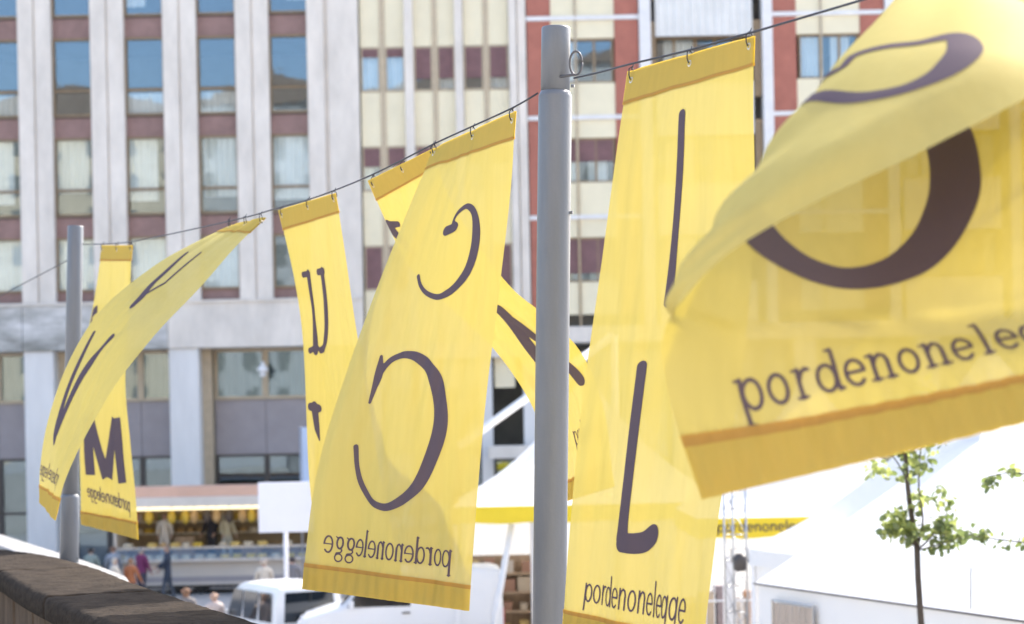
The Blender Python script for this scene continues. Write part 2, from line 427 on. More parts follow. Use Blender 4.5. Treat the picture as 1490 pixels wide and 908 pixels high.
# ground floor: pillars every second bay, shop fronts set back
pm = MB().cbox(0, COLW*.9, 0, 1.5, 0, ZB0-.004, .03).mesh('pillar', 'pillar')
for k in range(-1, 7, 2):
    put('pillar', pm, office, (X0 + k*BAY - OX, .0, 0))
GY = FY + 1.5
g1, g2, g3 = fz(585), fz(667), fz(705)
for k in range(-1, 7, 2):
    a = X0 + k*BAY + COLW*.9; b = X0 + (k+2)*BAY
    if k >= 5: b = XB
    w_ = b - a
    part(MB().box(a-.002, a+.35, GY-.7, GY-.01, 0, ZB0-.01), 'jamb', 'frame_beige')
    n = 3; cell = (w_ - .4) / n
    for i in range(n):
        xa = a + .38 + i*cell
        w = put('window', window_mesh(cell-.01, ZB0-g1-.01, .11, .14, m='frame_beige'), office, (xa - OX, GY-FY, g1))
        put('pane', quad_mesh(cell-.2, ZB0-g1-.2, 'shop_glass', 'pane'), w, (.1, .005, .1))
        if (i + k) % 3 != 1: put('curtain', blind(cell*.9, (ZB0-g1)*.9, 'curtain'), w, (.05, .3, .08))
        put('cladding_panel', quad_mesh(cell-.02, g1-g2-.02, 'grey_panel', 'cladding_panel', .08), office, (xa - OX, GY-FY-.05, g2+.01))
        w = put('shop_window', window_mesh(cell-.01, g2-.4, .09, .12, (), (g3-.4-1.1,), m='frame_dark', name='shop_window'), office, (xa - OX, GY-FY, .4))
        put('pane', quad_mesh(cell-.16, g2-.56, 'shop_glass', 'pane'), w, (.08, .005, .08))
part(MB().box(XA, XB, GY+.05, GY+3, -.0+.01, .4), 'shop_plinth', 'frame_dark')
part(MB().box(XA+.3, XB-.02, FY+.5, GY+2.9, ZB0+.004, ZB0+.3), 'soffit', 'concrete')
# white pendant lamp under the band
lp = empty('pendant_lamp', (fx(372), FY+.35, ZB0-.9), 'white bell shaped lamp hanging in front of the shop windows', 'lamp')
MB().tube([(0,0,.35),(0,0,.89)], .012, 6).build('stem', 'frame_dark', lp)
MB().lathe((0,0,0), [(.02,.36),(.06,.34),(.08,.22),(.17,.16),(.22,.02),(.2,0),(.05,-.02)], 14).build('shade', 'lamp_white', lp, True)
MB().lathe((0,0,-.02), [(.04,0),(.12,-.05),(.13,-.12),(.07,-.18),(.01,-.2)], 12).build('bulb', 'lamp_white', lp, True)

# ---------------------------------------------------------------- cream panel wing
def cz(y): return EYE + (627.1 - y) / PPM
wing = empty('panel_building', (fx(632), FY+.2, 0), 'cream panelled wing with paired small windows and maroon shutters', 'building')
WXo, WYo = fx(632), FY+.2
pairs = [(524,552,560,588.5),(602,629,636,662),(675,703.5,711,740)]
cw_, ww_ = 1.48*74/66, 1.82*74/66
z_top0 = cz(65); pitch = 145/PPM; wh = 65/PPM; TOPW = z_top0 + 1*pitch + 1.6; ZW0 = cz(500)
def wpart(mb, name, m, smooth=False): return mb.build(name, m, wing, smooth, origin=wing.location)
for (xa, xb) in ((588.5,601.5),(662,674)):
    wpart(MB().cbox(fx(xa), fx(xb), FY+.02, FY+.55, ZW0, TOPW, .02), 'column', 'concrete')
wpart(MB().cbox(fx(741), fx(752), FY+.0, FY+.6, ZW0, TOPW, .02), 'column', 'concrete')
wpart(MB().cbox(fx(753), fx(766), FY+.1, FY+.6, ZW0, TOPW, .02), 'column', 'concrete')
rs = random.Random(5)
shut = {0: [.22,.22,.72,.72,.72,.72], 1: [.45,.45,.5,.5,.4,.4], 2: [1,1,.8,.8,1,1], -1:[.3,.4,.6,.6,.2,.2], 3:[.5]*6, -2:[.4]*6}
for fl in range(-1, 4):
    zt = z_top0 - fl*pitch
    idx = 0
    for (a, b, c, d) in pairs:
        for (p, q) in ((a, b), (c, d)):
            x0, x1 = fx(p), fx(q); w0 = x1 - x0
            if zt - wh > ZW0:
                w = put('window', window_mesh(w0, wh, .06, .08, m='frame_beige'), wing, (x0-WXo, .16, zt-wh-0))
                put('pane', quad_mesh(w0-.1, wh-.1, 'pane', 'pane'), w, (.05, .004, .05))
                s = shut[fl][idx]
                if s > 0:
                    sb = MB(); n = max(2, int(wh*s/.06)); hh = wh*s
                    for j in range(n): sb.box(.04, w0-.04, -.055 - .012*(j % 2), -.03, wh - hh + hh*j/n, wh - hh + hh*(j+1)/n - .004)
                    sb.build('roller_shutter', 'shutter', w)
                if rs.random() < .7: put('curtain', blind(w0*.9, wh*.8, 'blind'), w, (.05*w0, .2, .05))
            # cream panel beneath, with its joint strip
            wpart(MB().box(x0-.01, x1+.01, FY+.30, FY+.40, max(ZW0, zt-pitch+.015), zt-wh-.015), 'cream_panel', 'cream')
            idx += 1
        wpart(MB().box(fx(b)+.012, fx(c)-.012, FY+.24, FY+.42, ZW0, zt if fl else TOPW), 'joint_strip', 'frame_beige') if fl == 0 else None
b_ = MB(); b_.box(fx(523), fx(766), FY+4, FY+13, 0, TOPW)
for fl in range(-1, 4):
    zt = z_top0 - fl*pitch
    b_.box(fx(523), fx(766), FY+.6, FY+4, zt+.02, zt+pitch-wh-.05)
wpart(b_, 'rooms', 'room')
wpart(MB().box(fx(522), fx(766), FY-.08, FY+12.9, TOPW+.002, TOPW+.7), 'roof_parapet', 'concrete')
wpart(MB().cbox(fx(522.5), fx(766), FY-.2, FY+3.9, ZW0-.55, ZW0-.004, .02), 'band_panel', 'concrete')
wpart(MB().cbox(fx(690), fx(707), FY+.0, FY+.8, 0, ZW0-.56, .02), 'pillar', 'pillar')
wpart(MB().cbox(fx(752), fx(772), FY+.0, FY+.8, 0, ZW0-.56, .02), 'pillar', 'pillar')
wpart(MB().cbox(fx(523), fx(545), FY+.0, FY+.8, 0, ZW0-.56, .02), 'pillar', 'pillar')
w = put('shop_window', window_mesh(fx(752)-fx(707)-.02, 4.2, .1, .1, (), (2.6,), m='frame_dark', name='shop_window'), wing, (fx(707)-WXo+.01, .9, 0))
put('pane', quad_mesh(fx(752)-fx(707)-.2, 4.0, 'shop_glass', 'pane'), w, (.1, .005, .1))
cell = (fx(690) - fx(545)) / 3
for i in range(3):
    w = put('shop_window', window_mesh(cell-.02, ZW0-.7, .1, .1, (), (3.0,), m='frame_dark', name='shop_window'), wing, (fx(545)+i*cell-WXo+.01, .9, .05))
    put('pane', quad_mesh(cell-.2, ZW0-.9, 'shop_glass', 'pane'), w, (.09, .005, .1))
    if i != 1: put('curtain', blind(cell*.85, 2.4, 'curtain'), w, (.1, .3, 3.1))
wpart(MB().cbox(fx(700), fx(790), FY-1.6, FY-.25, cz(668), cz(650), .03), 'entrance_canopy', 'concrete')

# ---------------------------------------------------------------- brick red and cream block with balconies
def bz(y): return EYE + (622.9 - y) / PPM
block = empty('apartment_building', (fx(1000), FY+.1, 0), 'brick red and cream block with white bands and corrugated balconies', 'building')
BXo = fx(1000)
def bpart(mb, name, m, smooth=False): return mb.build(name, m, block, smooth, origin=block.location)
ZL0 = bz(475); TOPB = bz(25.5) + 1*pitch + .9; MOD = 358/PPM; ZWb = bz(120)
bar = bz(25.5)
curt = random.Random(9)
corr_cache = {}
def corr(w, h):
    if (w, h) not in corr_cache:
        m = MB(); n = int(w/.3); V = []
        prof = []
        for i in range(n):
            x = w*i/n; s = w/n
            prof += [(x, 0), (x+s*.3, 0), (x+s*.42, -.05), (x+s*.85, -.05), (x+s*.97, 0)]
        prof.append((w, 0)); back = [(w, .06), (0, .06)]
        m.prism(prof + back, 'z', 0, h); corr_cache[(w, h)] = m.mesh('balcony_panel', 'corrugated')
    return corr_cache[(w, h)]
for mod in range(0, 3):
    o = mod*MOD
    X = lambda p: fx(p) + o
    for (a, b) in ((767.5, 802), (895, 930)):
        for fl in range(-1, 4):
            z1 = bar - fl*pitch - .09; z0 = z1 - pitch + .19
            if z0 > ZL0 - 1: bpart(MB().box(X(a)+.004, X(b)-.004, FY+.1, FY+.6, max(z0, ZL0), z1), 'red_panel', 'red_panel')
    bpart(MB().cbox(X(931), X(948), FY-.05, FY+.7, ZL0, TOPB, .02), 'white_column', 'white_trim')
    bpart(MB().cbox(X(1110), X(1125), FY-.05, FY+.7, ZL0, TOPB, .02), 'white_column', 'white_trim')
    # down pipe on the cream field
    bpart(MB().tube([(X(838), FY+.08, ZL0), (X(838), FY+.08, TOPB)], .045, 8), 'down_pipe', 'frame_beige', True)
    for fl in range(-1, 4):
        zbar = bar - fl*pitch
        if zbar - pitch < ZL0 - 2: continue
        bpart(MB().box(X(766.5), X(930.5), FY+.04, FY+.55, zbar-.08, zbar+.08), 'white_band', 'white_trim')
        zt = bz(55) - fl*pitch; zb = bz(120) - fl*pitch
        if zb > ZL0 + .3:
            bpart(MB().box(X(802)+.004, X(895)-.004, FY+.14, FY+.6, zt+.004, zbar-.085), 'cream_panel', 'cream')
            bpart(MB().box(X(802)+.004, X(895)-.004, FY+.14, FY+.6, max(ZL0, zbar-pitch+.085), zb-.004), 'cream_panel', 'cream')
            xw0, xw1 = X(806), X(893); w0 = xw1-xw0; h0 = zt-zb
            w = put('window', window_mesh(w0, h0, .07, .1, (w0*.36, w0*.68), (), m='frame_brown'), block, (xw0-BXo, .2, zb))
            put('pane', quad_mesh(w0-.12, h0-.12, 'pane', 'pane'), w, (.06, .004, .06))
            if fl >= 1:
                sb = MB(); hh = h0*(.52 if fl == 1 else .8); n = int(hh/.07)
                for j in range(n): sb.box(.05, w0-.05, -.075-.012*(j % 2), -.04, h0-hh+hh*j/n, h0-hh+hh*(j+1)/n-.004)
                sb.build('roller_shutter', 'shutter', w)
            for q in (.04, .55):
                if curt.random() < .75: put('curtain', blind(w0*.32, h0*.95, 'blind'), w, (q*w0, .22, .03))
            # balcony bay: recessed window between brown posts, corrugated parapet panel below
            xa, xb = X(948)+.005, X(1110)-.005
            for (p, q) in ((xa, xa+.16), (xb-.3, xb)):
                bpart(MB().box(p, q, FY+.25, FY+.6, zb-.6, zt+.6), 'post', 'frame_brown')
            w1 = xb-xa-.5; h1 = h0*1.06
            w = put('window', window_mesh(w1, h1, .08, .1, (w1*.2, w1*.42, w1*.62, w1*.82), (), m='frame_brown'), block, (xa+.18-BXo, .75, zb))
            put('pane', quad_mesh(w1-.14, h1-.14, 'pane', 'pane'), w, (.07, .004, .07))
            put('curtain', blind(w1*.3, h1*.95, 'blind'), w, (.1*w1, .2, .03))
            put('balcony_panel', corr(round(xb-xa-.5, 3), round(pitch-h0-.05, 3)), block, (xa+.18-BXo, .12, zb-pitch+h0+.03))
            bpart(MB().box(xa+.165, xb-.305, FY+.02, FY+.5, zb-.03, zb-.001), 'balcony_rail', 'frame_brown')
bb = MB(); xl, xr = fx(766.8), fx(767)+3*MOD
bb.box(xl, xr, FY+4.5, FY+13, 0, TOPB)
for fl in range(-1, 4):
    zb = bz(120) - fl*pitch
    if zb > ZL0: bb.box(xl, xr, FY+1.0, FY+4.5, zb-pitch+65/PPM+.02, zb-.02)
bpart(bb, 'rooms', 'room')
bpart(MB().box(xl, xr, FY-.1, FY+12.9, TOPB+.002, TOPB+.8), 'roof_parapet', 'white_trim')
bpart(MB().cbox(xl, xr, FY-.25, FY+4.4, ZL0-.6, ZL0-.006, .02), 'band_panel', 'concrete')
for k in range(0, 7):
    x = xl + .6 + k*MOD/2
    bpart(MB().cbox(x, x+.8, FY, FY+.8, 0, ZL0-.61, .03), 'pillar', 'pillar')
    w = put('shop_window', window_mesh(MOD/2-.82, ZL0-.9, .1, .1, ((MOD/2-.8)/2,), (3.2,), m='frame_dark', name='shop_window'), block, (x+.81-BXo, 1.2, .1))
    put('pane', quad_mesh(MOD/2-1.0, ZL0-1.1, 'shop_glass', 'pane'), w, (.09, .005, .1))

# ---------------------------------------------------------------- houses across the square, behind the photographer (seen only as reflections)
def far_house(x0, x1, y, h, m, label, n):
    t = empty('town_house', ((x0+x1)/2, y, 0), label, 'house', 'houses across the square')
    MB().box(x0, x1, y-9, y, 0, h).build('wall', m, t, origin=t.location)
    MB().prism([(x0-.4, h+.01), (x1+.4, h+.01), ((x0+x1)/2, h+3)], 'y', y-9.3, y+.4).build('roof', 'roof_tile', t, origin=t.location)
    me = MB().box(0, 1.1, 0, .06, 0, 1.8).mesh('window', 'house_shutter')
    for k in range(n):
        for f in range(int(h/3.4)):
            put('window', me, t, (x0 + (k+.5)*(x1-x0)/n - .55 - t.location.x, .01, f*3.4+1.3))
mat('house_shutter', (.22, .22, .2), .8)
mat('roof_tile', (.26, .2, .16), .9, .3, 3)
mat('house_ochre', (.62, .52, .38), .9, .1, .5); mat('house_grey', (.45, .44, .42), .9, .1, .5)
far_house(-52, -30, -40, 36, 'house_ochre', 'ochre town house across the square, behind the terrace', 6)
far_house(-29.9, -14, -42, 37, 'house_grey', 'grey tall town house across the square, behind the terrace', 5)
far_house(-13.9, 6, -40, 37, 'house_ochre', 'long ochre town house facing the panelled wing', 6)
far_house(6.1, 24, -41, 40, 'house_grey', 'broad grey town house facing the apartment block', 5)
far_house(24.1, 50, -40, 36, 'house_ochre', 'ochre corner town house across the square', 7)
# ---------------------------------------------------------------- cloth surfaces
def catmull(P, t, n):
    # P: (k, ...) control values at parameters t (k,), sampled at n even parameters
    P = np.asarray(P, float); k = len(P)
    q = np.linspace(t[0], t[-1], n)
    i = np.clip(np.searchsorted(t, q, side='right') - 1, 0, k - 2)
    M = np.zeros_like(P)
    for j in range(k):
        a, b = max(j - 1, 0), min(j + 1, k - 1)
        M[j] = (P[b] - P[a]) / (t[b] - t[a])
    h = (t[i + 1] - t[i]); x = (q - t[i]) / h
    sh = (-1,) + (1,) * (P.ndim - 1)
    x = x.reshape(sh); h = h.reshape(sh)
    return ((2*x**3 - 3*x**2 + 1) * P[i] + (x**3 - 2*x**2 + x) * h * M[i]
            + (-2*x**3 + 3*x**2) * P[i + 1] + (x**3 - x**2) * h * M[i + 1])

def normals(S):
    du = np.gradient(S, axis=1); dv = np.gradient(S, axis=0)
    n = np.cross(du, dv); n /= (np.linalg.norm(n, axis=2, keepdims=True) + 1e-9)
    return n

def cloth_surface(ctrl, ripple, seed, nu=90, nv=220):
    """ctrl rows run from the rope down, columns from the far edge to the near edge (world metres)"""
    C = np.array(ctrl, float)
    tu = np.linspace(0, 1, C.shape[1])
    rows = []
    for row in C:                                         # every row of thread, evenly spaced along its length
        A = catmull(row, tu, 240)
        d = np.r_[0, np.cumsum(np.linalg.norm(np.diff(A, axis=0), axis=1))]
        q = np.linspace(0, d[-1], nu)
        rows.append(np.stack([np.interp(q, d, A[:, c]) for c in range(3)], -1))
    rows = np.array(rows)
    step = np.linalg.norm(np.diff(rows, axis=0), axis=2).mean(axis=1)
    tv = np.r_[0, np.cumsum(step)]
    out = catmull(rows, tv, nv)
    W = np.mean([np.linalg.norm(np.diff(out[r], axis=0), axis=1).sum() for r in range(0, nv, 20)])
    H = np.linalg.norm(np.diff(out[:, nu // 2], axis=0), axis=1).sum()
    n = normals(out)
    rs = np.random.RandomState(seed)
    u = np.linspace(0, 1, nu)[None, :]; v = np.linspace(0, 1, nv)[:, None]
    d = np.zeros((nv, nu))
    for k in range(6):
        fu = rs.uniform(.6, 3.6); fv = rs.uniform(-.8, .8); ph = rs.uniform(0, 6.28)
        d += rs.uniform(.35, 1) / (1 + .3 * fu) * np.sin(6.283 * (fu * u + fv * v + .12 * np.sin(5 * v + ph)) + ph)
    for k in range(5):                                    # finer wrinkles
        fu = rs.uniform(4, 9); fv = rs.uniform(-1.6, 1.6); ph = rs.uniform(0, 6.28)
        d += .2 * np.sin(6.283 * (fu * u + fv * v + .15 * np.sin(7 * v + ph)) + ph) * np.clip(np.sin(6.283 * (.7 * u + fv * v) + ph), 0, 1)
    env = .25 + .75 * np.sin(np.pi * np.clip(v, 0, 1) * .62)
    env = env * np.clip(v / .05, 0, 1) * np.clip((1 - v) / .05 + .35, 0, 1)
    out = out + n * (d * env * ripple)[:, :, None]
    # puckers where the cloth is tied to the rope
    pk = np.zeros((nv, nu))
    for c in (.05, .5, .95):
        pk += .008 * np.exp(-((u - c) / .05) ** 2) * np.exp(-v / .05)
    pk += .0038 * np.sin(6.283 * 17 * u + 1.3 * np.sin(9 * u)) * np.clip((v - .93) / .03, 0, 1)   # gathered bottom hem
    out = out + normals(out) * pk[:, :, None]
    return out, normals(out), float(W), float(H)

def surf_at(S, u, v):
    nv, nu = S.shape[:2]
    x = np.clip(u, 0, 1) * (nu - 1); y = np.clip(v, 0, 1) * (nv - 1)
    i = np.minimum(x.astype(int), nu - 2); j = np.minimum(y.astype(int), nv - 2)
    a = (x - i)[:, None]; b = (y - j)[:, None]
    return (S[j, i]*(1-a)*(1-b) + S[j, i+1]*a*(1-b) + S[j+1, i]*(1-a)*b + S[j+1, i+1]*a*b)
FLAGS = {
 'c': dict(ripple=0.022, seed=3, hem=(0.05, 0.952), square=False,
  ctrl=[[[-0.434,11.78,6.97],[-0.18,11.275,7.001],[0.053,10.77,7.022]],
   [[-0.574,11.7,6.655],[-0.26,11.25,6.655],[0.031,10.8,6.652]],
   [[-0.783,11.6,6.156],[-0.398,11.25,6.136],[-0.036,10.9,6.117]],
   [[-0.965,11.5,5.637],[-0.531,11.225,5.582],[-0.116,10.95,5.529]],
   [[-1.13,11.45,5.058],[-0.651,11.225,4.99],[-0.19,11.0,4.924]],
   [[-1.217,11.4,4.412],[-0.728,11.2,4.357],[-0.255,11.0,4.304]]],
  letters=[[[(0.4699,0.2182,0.03),(0.5466,0.2126,0.026),(0.5201,0.1999,0.012),(0.5506,0.1801,0.012),(0.6087,0.1699,0.016),(0.6914,0.1872,0.024),(0.7436,0.2247,0.034),(0.758,0.2684,0.036),(0.7323,0.3105,0.034),(0.6517,0.3425,0.026),(0.5506,0.3617,0.018),(0.4402,0.3536,0.014),(0.3636,0.3343,0.012),(0.3218,0.3131,0.012)]],
   [[(0.2175,0.5962,0.008),(0.2227,0.5642,0.016),(0.2287,0.5307,0.026),(0.2155,0.4942,0.01)],
    [(0.2287,0.5561,0.012),(0.2412,0.5251,0.018),(0.2941,0.4967,0.018),(0.3913,0.4866,0.022),(0.4984,0.4942,0.03),(0.616,0.5251,0.04),(0.6894,0.5728,0.05),(0.7191,0.6291,0.052),(0.6906,0.6941,0.046),(0.6332,0.7544,0.036),(0.5466,0.791,0.028),(0.4534,0.8102,0.022),(0.3596,0.8037,0.018),(0.2809,0.7743,0.016),(0.232,0.7352,0.014),(0.2022,0.6931,0.014)]]],
  word={'a': (0.8784, 0.9152), 'b': (0.1064, 0.9188), 'style': 'serif', 'xh': 0.096}),
 'u': dict(ripple=0.02, seed=7, hem=(0.05, 0.952), square=False,
  ctrl=[[[-1.656,14.4,6.918],[-1.396,13.85,6.912],[-1.151,13.3,6.901]],
   [[-1.565,14.35,6.47],[-1.323,13.825,6.483],[-1.095,13.3,6.492]],
   [[-1.49,14.3,5.996],[-1.252,13.775,5.99],[-1.028,13.25,5.983]],
   [[-1.437,14.2,5.451],[-1.188,13.7,5.442],[-0.953,13.2,5.433]],
   [[-1.398,14.1,4.963],[-1.128,13.65,4.934],[-0.873,13.2,4.908]],
   [[-1.329,14.0,4.298],[-1.031,13.6,4.298],[-0.749,13.2,4.3]]],
  letters=[[[(0.2227,0.1836,0.022),(0.3311,0.1852,0.022)],
    [(0.3166,0.1862,0.034),(0.2921,0.2821,0.034),(0.2095,0.3947,0.034)],
    [(0.4811,0.1882,0.024),(0.579,0.1892,0.024)],
    [(0.5466,0.1898,0.034),(0.5341,0.2714,0.034),(0.4924,0.3435,0.032),(0.4197,0.3826,0.028),(0.2789,0.3953,0.022),(0.2287,0.3764,0.014),(0.2247,0.3607,0.012)],
    [(0.1308,0.3937,0.022),(0.2155,0.3871,0.02)]],
   [[(0.0919,0.5469,0.03),(0.1738,0.5515,0.03)],
    [(0.1328,0.5469,0.04),(0.1388,0.6099,0.028),(0.1501,0.6393,0.008)]]],
  word={'a': (0.9029, 0.9462), 'b': (0.1421, 0.9416), 'style': 'serif', 'xh': 0.09}),
 'n': dict(ripple=0.015, seed=11, hem=(0.05, 0.952), square=False,
  ctrl=[[[-0.891,12.75,6.91],[-0.655,12.275,6.945],[-0.434,11.8,6.973]],
   [[-0.775,12.9,6.606],[-0.563,12.45,6.675],[-0.364,12.0,6.735]],
   [[-0.627,12.95,6.326],[-0.41,12.525,6.393],[-0.206,12.1,6.452]],
   [[-0.363,12.9,6.064],[-0.167,12.5,6.112],[0.017,12.1,6.155]],
   [[-0.091,12.7,5.797],[0.092,12.325,5.872],[0.264,11.95,5.942]],
   [[0.137,12.5,5.448],[0.296,12.2,5.589],[0.448,11.9,5.722]],
   [[0.232,12.4,5.124],[0.406,12.1,5.24],[0.571,11.8,5.35]],
   [[0.251,12.4,4.825],[0.432,12.1,4.889],[0.603,11.8,4.95]]],
  letters=[[[(-0.012,0.1187,0.03),(0.1725,0.1334,0.02)],
    [(0.0225,0.1269,0.05),(0.1104,0.1745,0.03),(0.1725,0.2257,0.02)]],
   [[(0.5638,0.4531,0.045),(0.5229,0.5104,0.05),(0.4514,0.6109,0.05),(0.4422,0.6875,0.05)],
    [(0.5558,0.4906,0.03),(0.575,0.5606,0.036),(0.6986,0.6687,0.04),(0.7865,0.7453,0.04)]]],
  word={'a': (0.4342, 0.8731), 'b': (0.9173, 0.8848), 'style': 'serif', 'xh': 0.09}),
 'v': dict(ripple=0.01, seed=13, hem=(0.05, 0.952), square=False,
  ctrl=[[[-2.129,15.4,6.926],[-1.944,15.0,6.912],[-1.766,14.6,6.896]],
   [[-2.354,15.4,6.829],[-2.167,15.0,6.758],[-1.986,14.6,6.689]],
   [[-2.762,15.55,6.643],[-2.497,15.025,6.508],[-2.244,14.5,6.38]],
   [[-3.171,15.55,6.313],[-2.862,14.975,6.171],[-2.568,14.4,6.037]],
   [[-3.409,15.45,5.901],[-3.13,14.9,5.782],[-2.863,14.35,5.669]],
   [[-3.543,15.3,5.45],[-3.299,14.8,5.376],[-3.063,14.3,5.307]],
   [[-3.583,15.1,5.059],[-3.4,14.7,5.021],[-3.222,14.3,4.985]],
   [[-3.569,15.0,4.828],[-3.429,14.65,4.77],[-3.292,14.3,4.715]]],
  letters=[[[(0.3768,0.3856,0.036),(0.3708,0.3542,0.045),(0.3106,0.3059,0.036),(0.2729,0.2456,0.034),(0.183,0.1715,0.016)],
    [(0.3708,0.3542,0.014),(0.4567,0.2877,0.012),(0.435,0.1563,0.012)]],
   [[(0.2809,0.8199,0.015),(0.24,0.7834,0.05),(0.195,0.6951,0.04),(0.1745,0.6109,0.036),(0.1308,0.5043,0.018)],
    [(0.2532,0.789,0.05),(0.3146,0.6921,0.04),(0.3728,0.5809,0.038),(0.4534,0.4886,0.022)]]],
  word={'a': (0.8447, 0.9224), 'b': (0.0442, 0.9152), 'style': 'hand', 'xh': 0.075}),
 'm': dict(ripple=0.02, seed=17, hem=(0.05, 0.952), square=True,
  ctrl=[[[-3.937,19.3,7.163],[-3.682,18.75,7.107],[-3.436,18.2,7.051]],
   [[-4.019,19.3,6.712],[-3.74,18.8,6.672],[-3.47,18.3,6.632]],
   [[-4.086,19.2,6.276],[-3.784,18.75,6.233],[-3.491,18.3,6.191]],
   [[-4.128,19.1,5.745],[-3.813,18.7,5.725],[-3.507,18.3,5.705]],
   [[-4.13,19.0,5.219],[-3.804,18.65,5.199],[-3.486,18.3,5.181]],
   [[-4.12,19.0,4.76],[-3.774,18.6,4.734],[-3.439,18.2,4.71]],
   [[-4.119,19.0,4.478],[-3.77,18.6,4.42],[-3.434,18.2,4.365]]],
  letters=[[[(0.1104,0.2978,0.04),(0.0794,0.2567,0.04),(0.1348,0.2319,0.04),(0.1818,0.2257,0.04)]],
   [[(0.187,0.59,0.085),(0.2095,0.8082,0.085)],
    [(0.7039,0.6037,0.085),(0.762,0.8275,0.085)],
    [(0.2135,0.5926,0.072),(0.4831,0.8108,0.072)],
    [(0.6702,0.6063,0.072),(0.4964,0.8128,0.072)]]],
  word={'a': (0.8929, 0.9198), 'b': (0.1308, 0.8858), 'style': 'sans', 'xh': 0.085}),
 'l': dict(ripple=0.016, seed=23, hem=(0.05, 0.952), square=False,
  ctrl=[[[0.589,9.57,7.008],[0.846,9.06,6.992],[1.071,8.55,6.968]],
   [[0.514,9.5,6.6],[0.806,9.025,6.63],[1.065,8.55,6.65]],
   [[0.44,9.5,6.143],[0.771,9.05,6.213],[1.067,8.6,6.272]],
   [[0.368,9.5,5.702],[0.72,9.05,5.769],[1.034,8.6,5.828]],
   [[0.303,9.5,5.228],[0.649,9.05,5.264],[0.958,8.6,5.296]],
   [[0.258,9.5,4.771],[0.585,9.05,4.812],[0.878,8.6,4.852]],
   [[0.216,9.5,4.323],[0.517,9.05,4.256],[0.788,8.6,4.202]]],
  letters=[[[(0.4851,0.1015,0.024),(0.4984,0.1862,0.024),(0.4964,0.2988,0.022),(0.4944,0.3836,0.026),(0.4904,0.412,0.026)]],
   [[(0.384,0.5134,0.028),(0.386,0.5916,0.03),(0.388,0.6961,0.03),(0.388,0.7763,0.034),(0.3893,0.8017,0.04)],
    [(0.3973,0.8108,0.046),(0.4607,0.8128,0.048),(0.5169,0.8102,0.05),(0.5618,0.8001,0.05)]]],
  word={'a': (0.1441, 0.9204), 'b': (0.8499, 0.9315), 'style': 'hand', 'xh': 0.098}),
 'o': dict(ripple=0.008, seed=31, hem=(0.05, 0.96), square=False,
  ctrl=[[[1.606,7.6,6.945],[1.694,7.3,6.928],[1.808,7.1,6.934],[1.899,6.85,6.923],[1.976,6.6,6.911]],
   [[1.594,5.95,6.52],[1.415,6.1,6.618],[1.283,6.35,6.682],[1.503,6.35,6.551],[1.689,6.0,6.477]],
   [[1.471,5.2,6.207],[1.185,5.32,6.295],[0.938,5.65,6.324],[1.224,5.78,6.182],[1.521,5.52,6.136]],
   [[1.048,5.0,5.977],[0.859,5.1,6.034],[0.72,5.48,6.066],[1.069,5.62,5.928],[1.475,5.4,5.932]],
   [[0.778,5.02,5.856],[0.654,5.1,5.88],[0.573,5.34,5.858],[0.984,5.54,5.764],[1.468,5.32,5.784]],
   [[0.569,5.12,5.742],[0.517,5.17,5.741],[0.485,5.3,5.716],[0.925,5.49,5.647],[1.477,5.28,5.684]],
   [[0.468,5.24,5.643],[0.452,5.27,5.634],[0.446,5.35,5.623],[0.893,5.47,5.59],[1.494,5.26,5.642]],
   [[0.416,5.4,5.543],[0.626,5.46,5.545],[0.898,5.45,5.545],[1.198,5.36,5.566],[1.511,5.2,5.593]],
   [[0.437,5.45,5.357],[0.716,5.45,5.38],[1.001,5.36,5.415],[1.27,5.21,5.46],[1.528,5.02,5.5]],
   [[0.519,5.5,5.096],[0.807,5.4,5.163],[1.076,5.25,5.23],[1.328,5.1,5.296],[1.556,4.9,5.357]]],
  letters=[[[(0.5757,0.6093,0.02),(0.4957,0.6313,0.02),(0.4157,0.6393,0.02),(0.3688,0.6403,0.02),(0.2464,0.6468,0.021),(0.1798,0.6383,0.023),(0.1593,0.62,0.028),(0.1665,0.5972,0.036),(0.1858,0.5688,0.038),(0.2155,0.5495,0.03),(0.2809,0.5591,0.019),(0.3543,0.5632,0.017),(0.4277,0.5739,0.017),(0.4277,0.5962,0.017),(0.5077,0.6022,0.017),(0.5877,0.6262,0.017)]],
   [[(0.7191,0.5424,0.052),(0.7793,0.59,0.058),(0.813,0.6423,0.059),(0.8182,0.6915,0.061),(0.7825,0.7362,0.056),(0.7211,0.7697,0.054),(0.6517,0.7854,0.044),(0.579,0.7925,0.04),(0.5109,0.7874,0.042),(0.4554,0.7788,0.048),(0.4117,0.7691,0.054),(0.382,0.759,0.058)]]],
  word={'a': (0.1513, 0.9426), 'b': (0.9908, 0.9152), 'style': 'slab', 'xh': 0.08}),
}
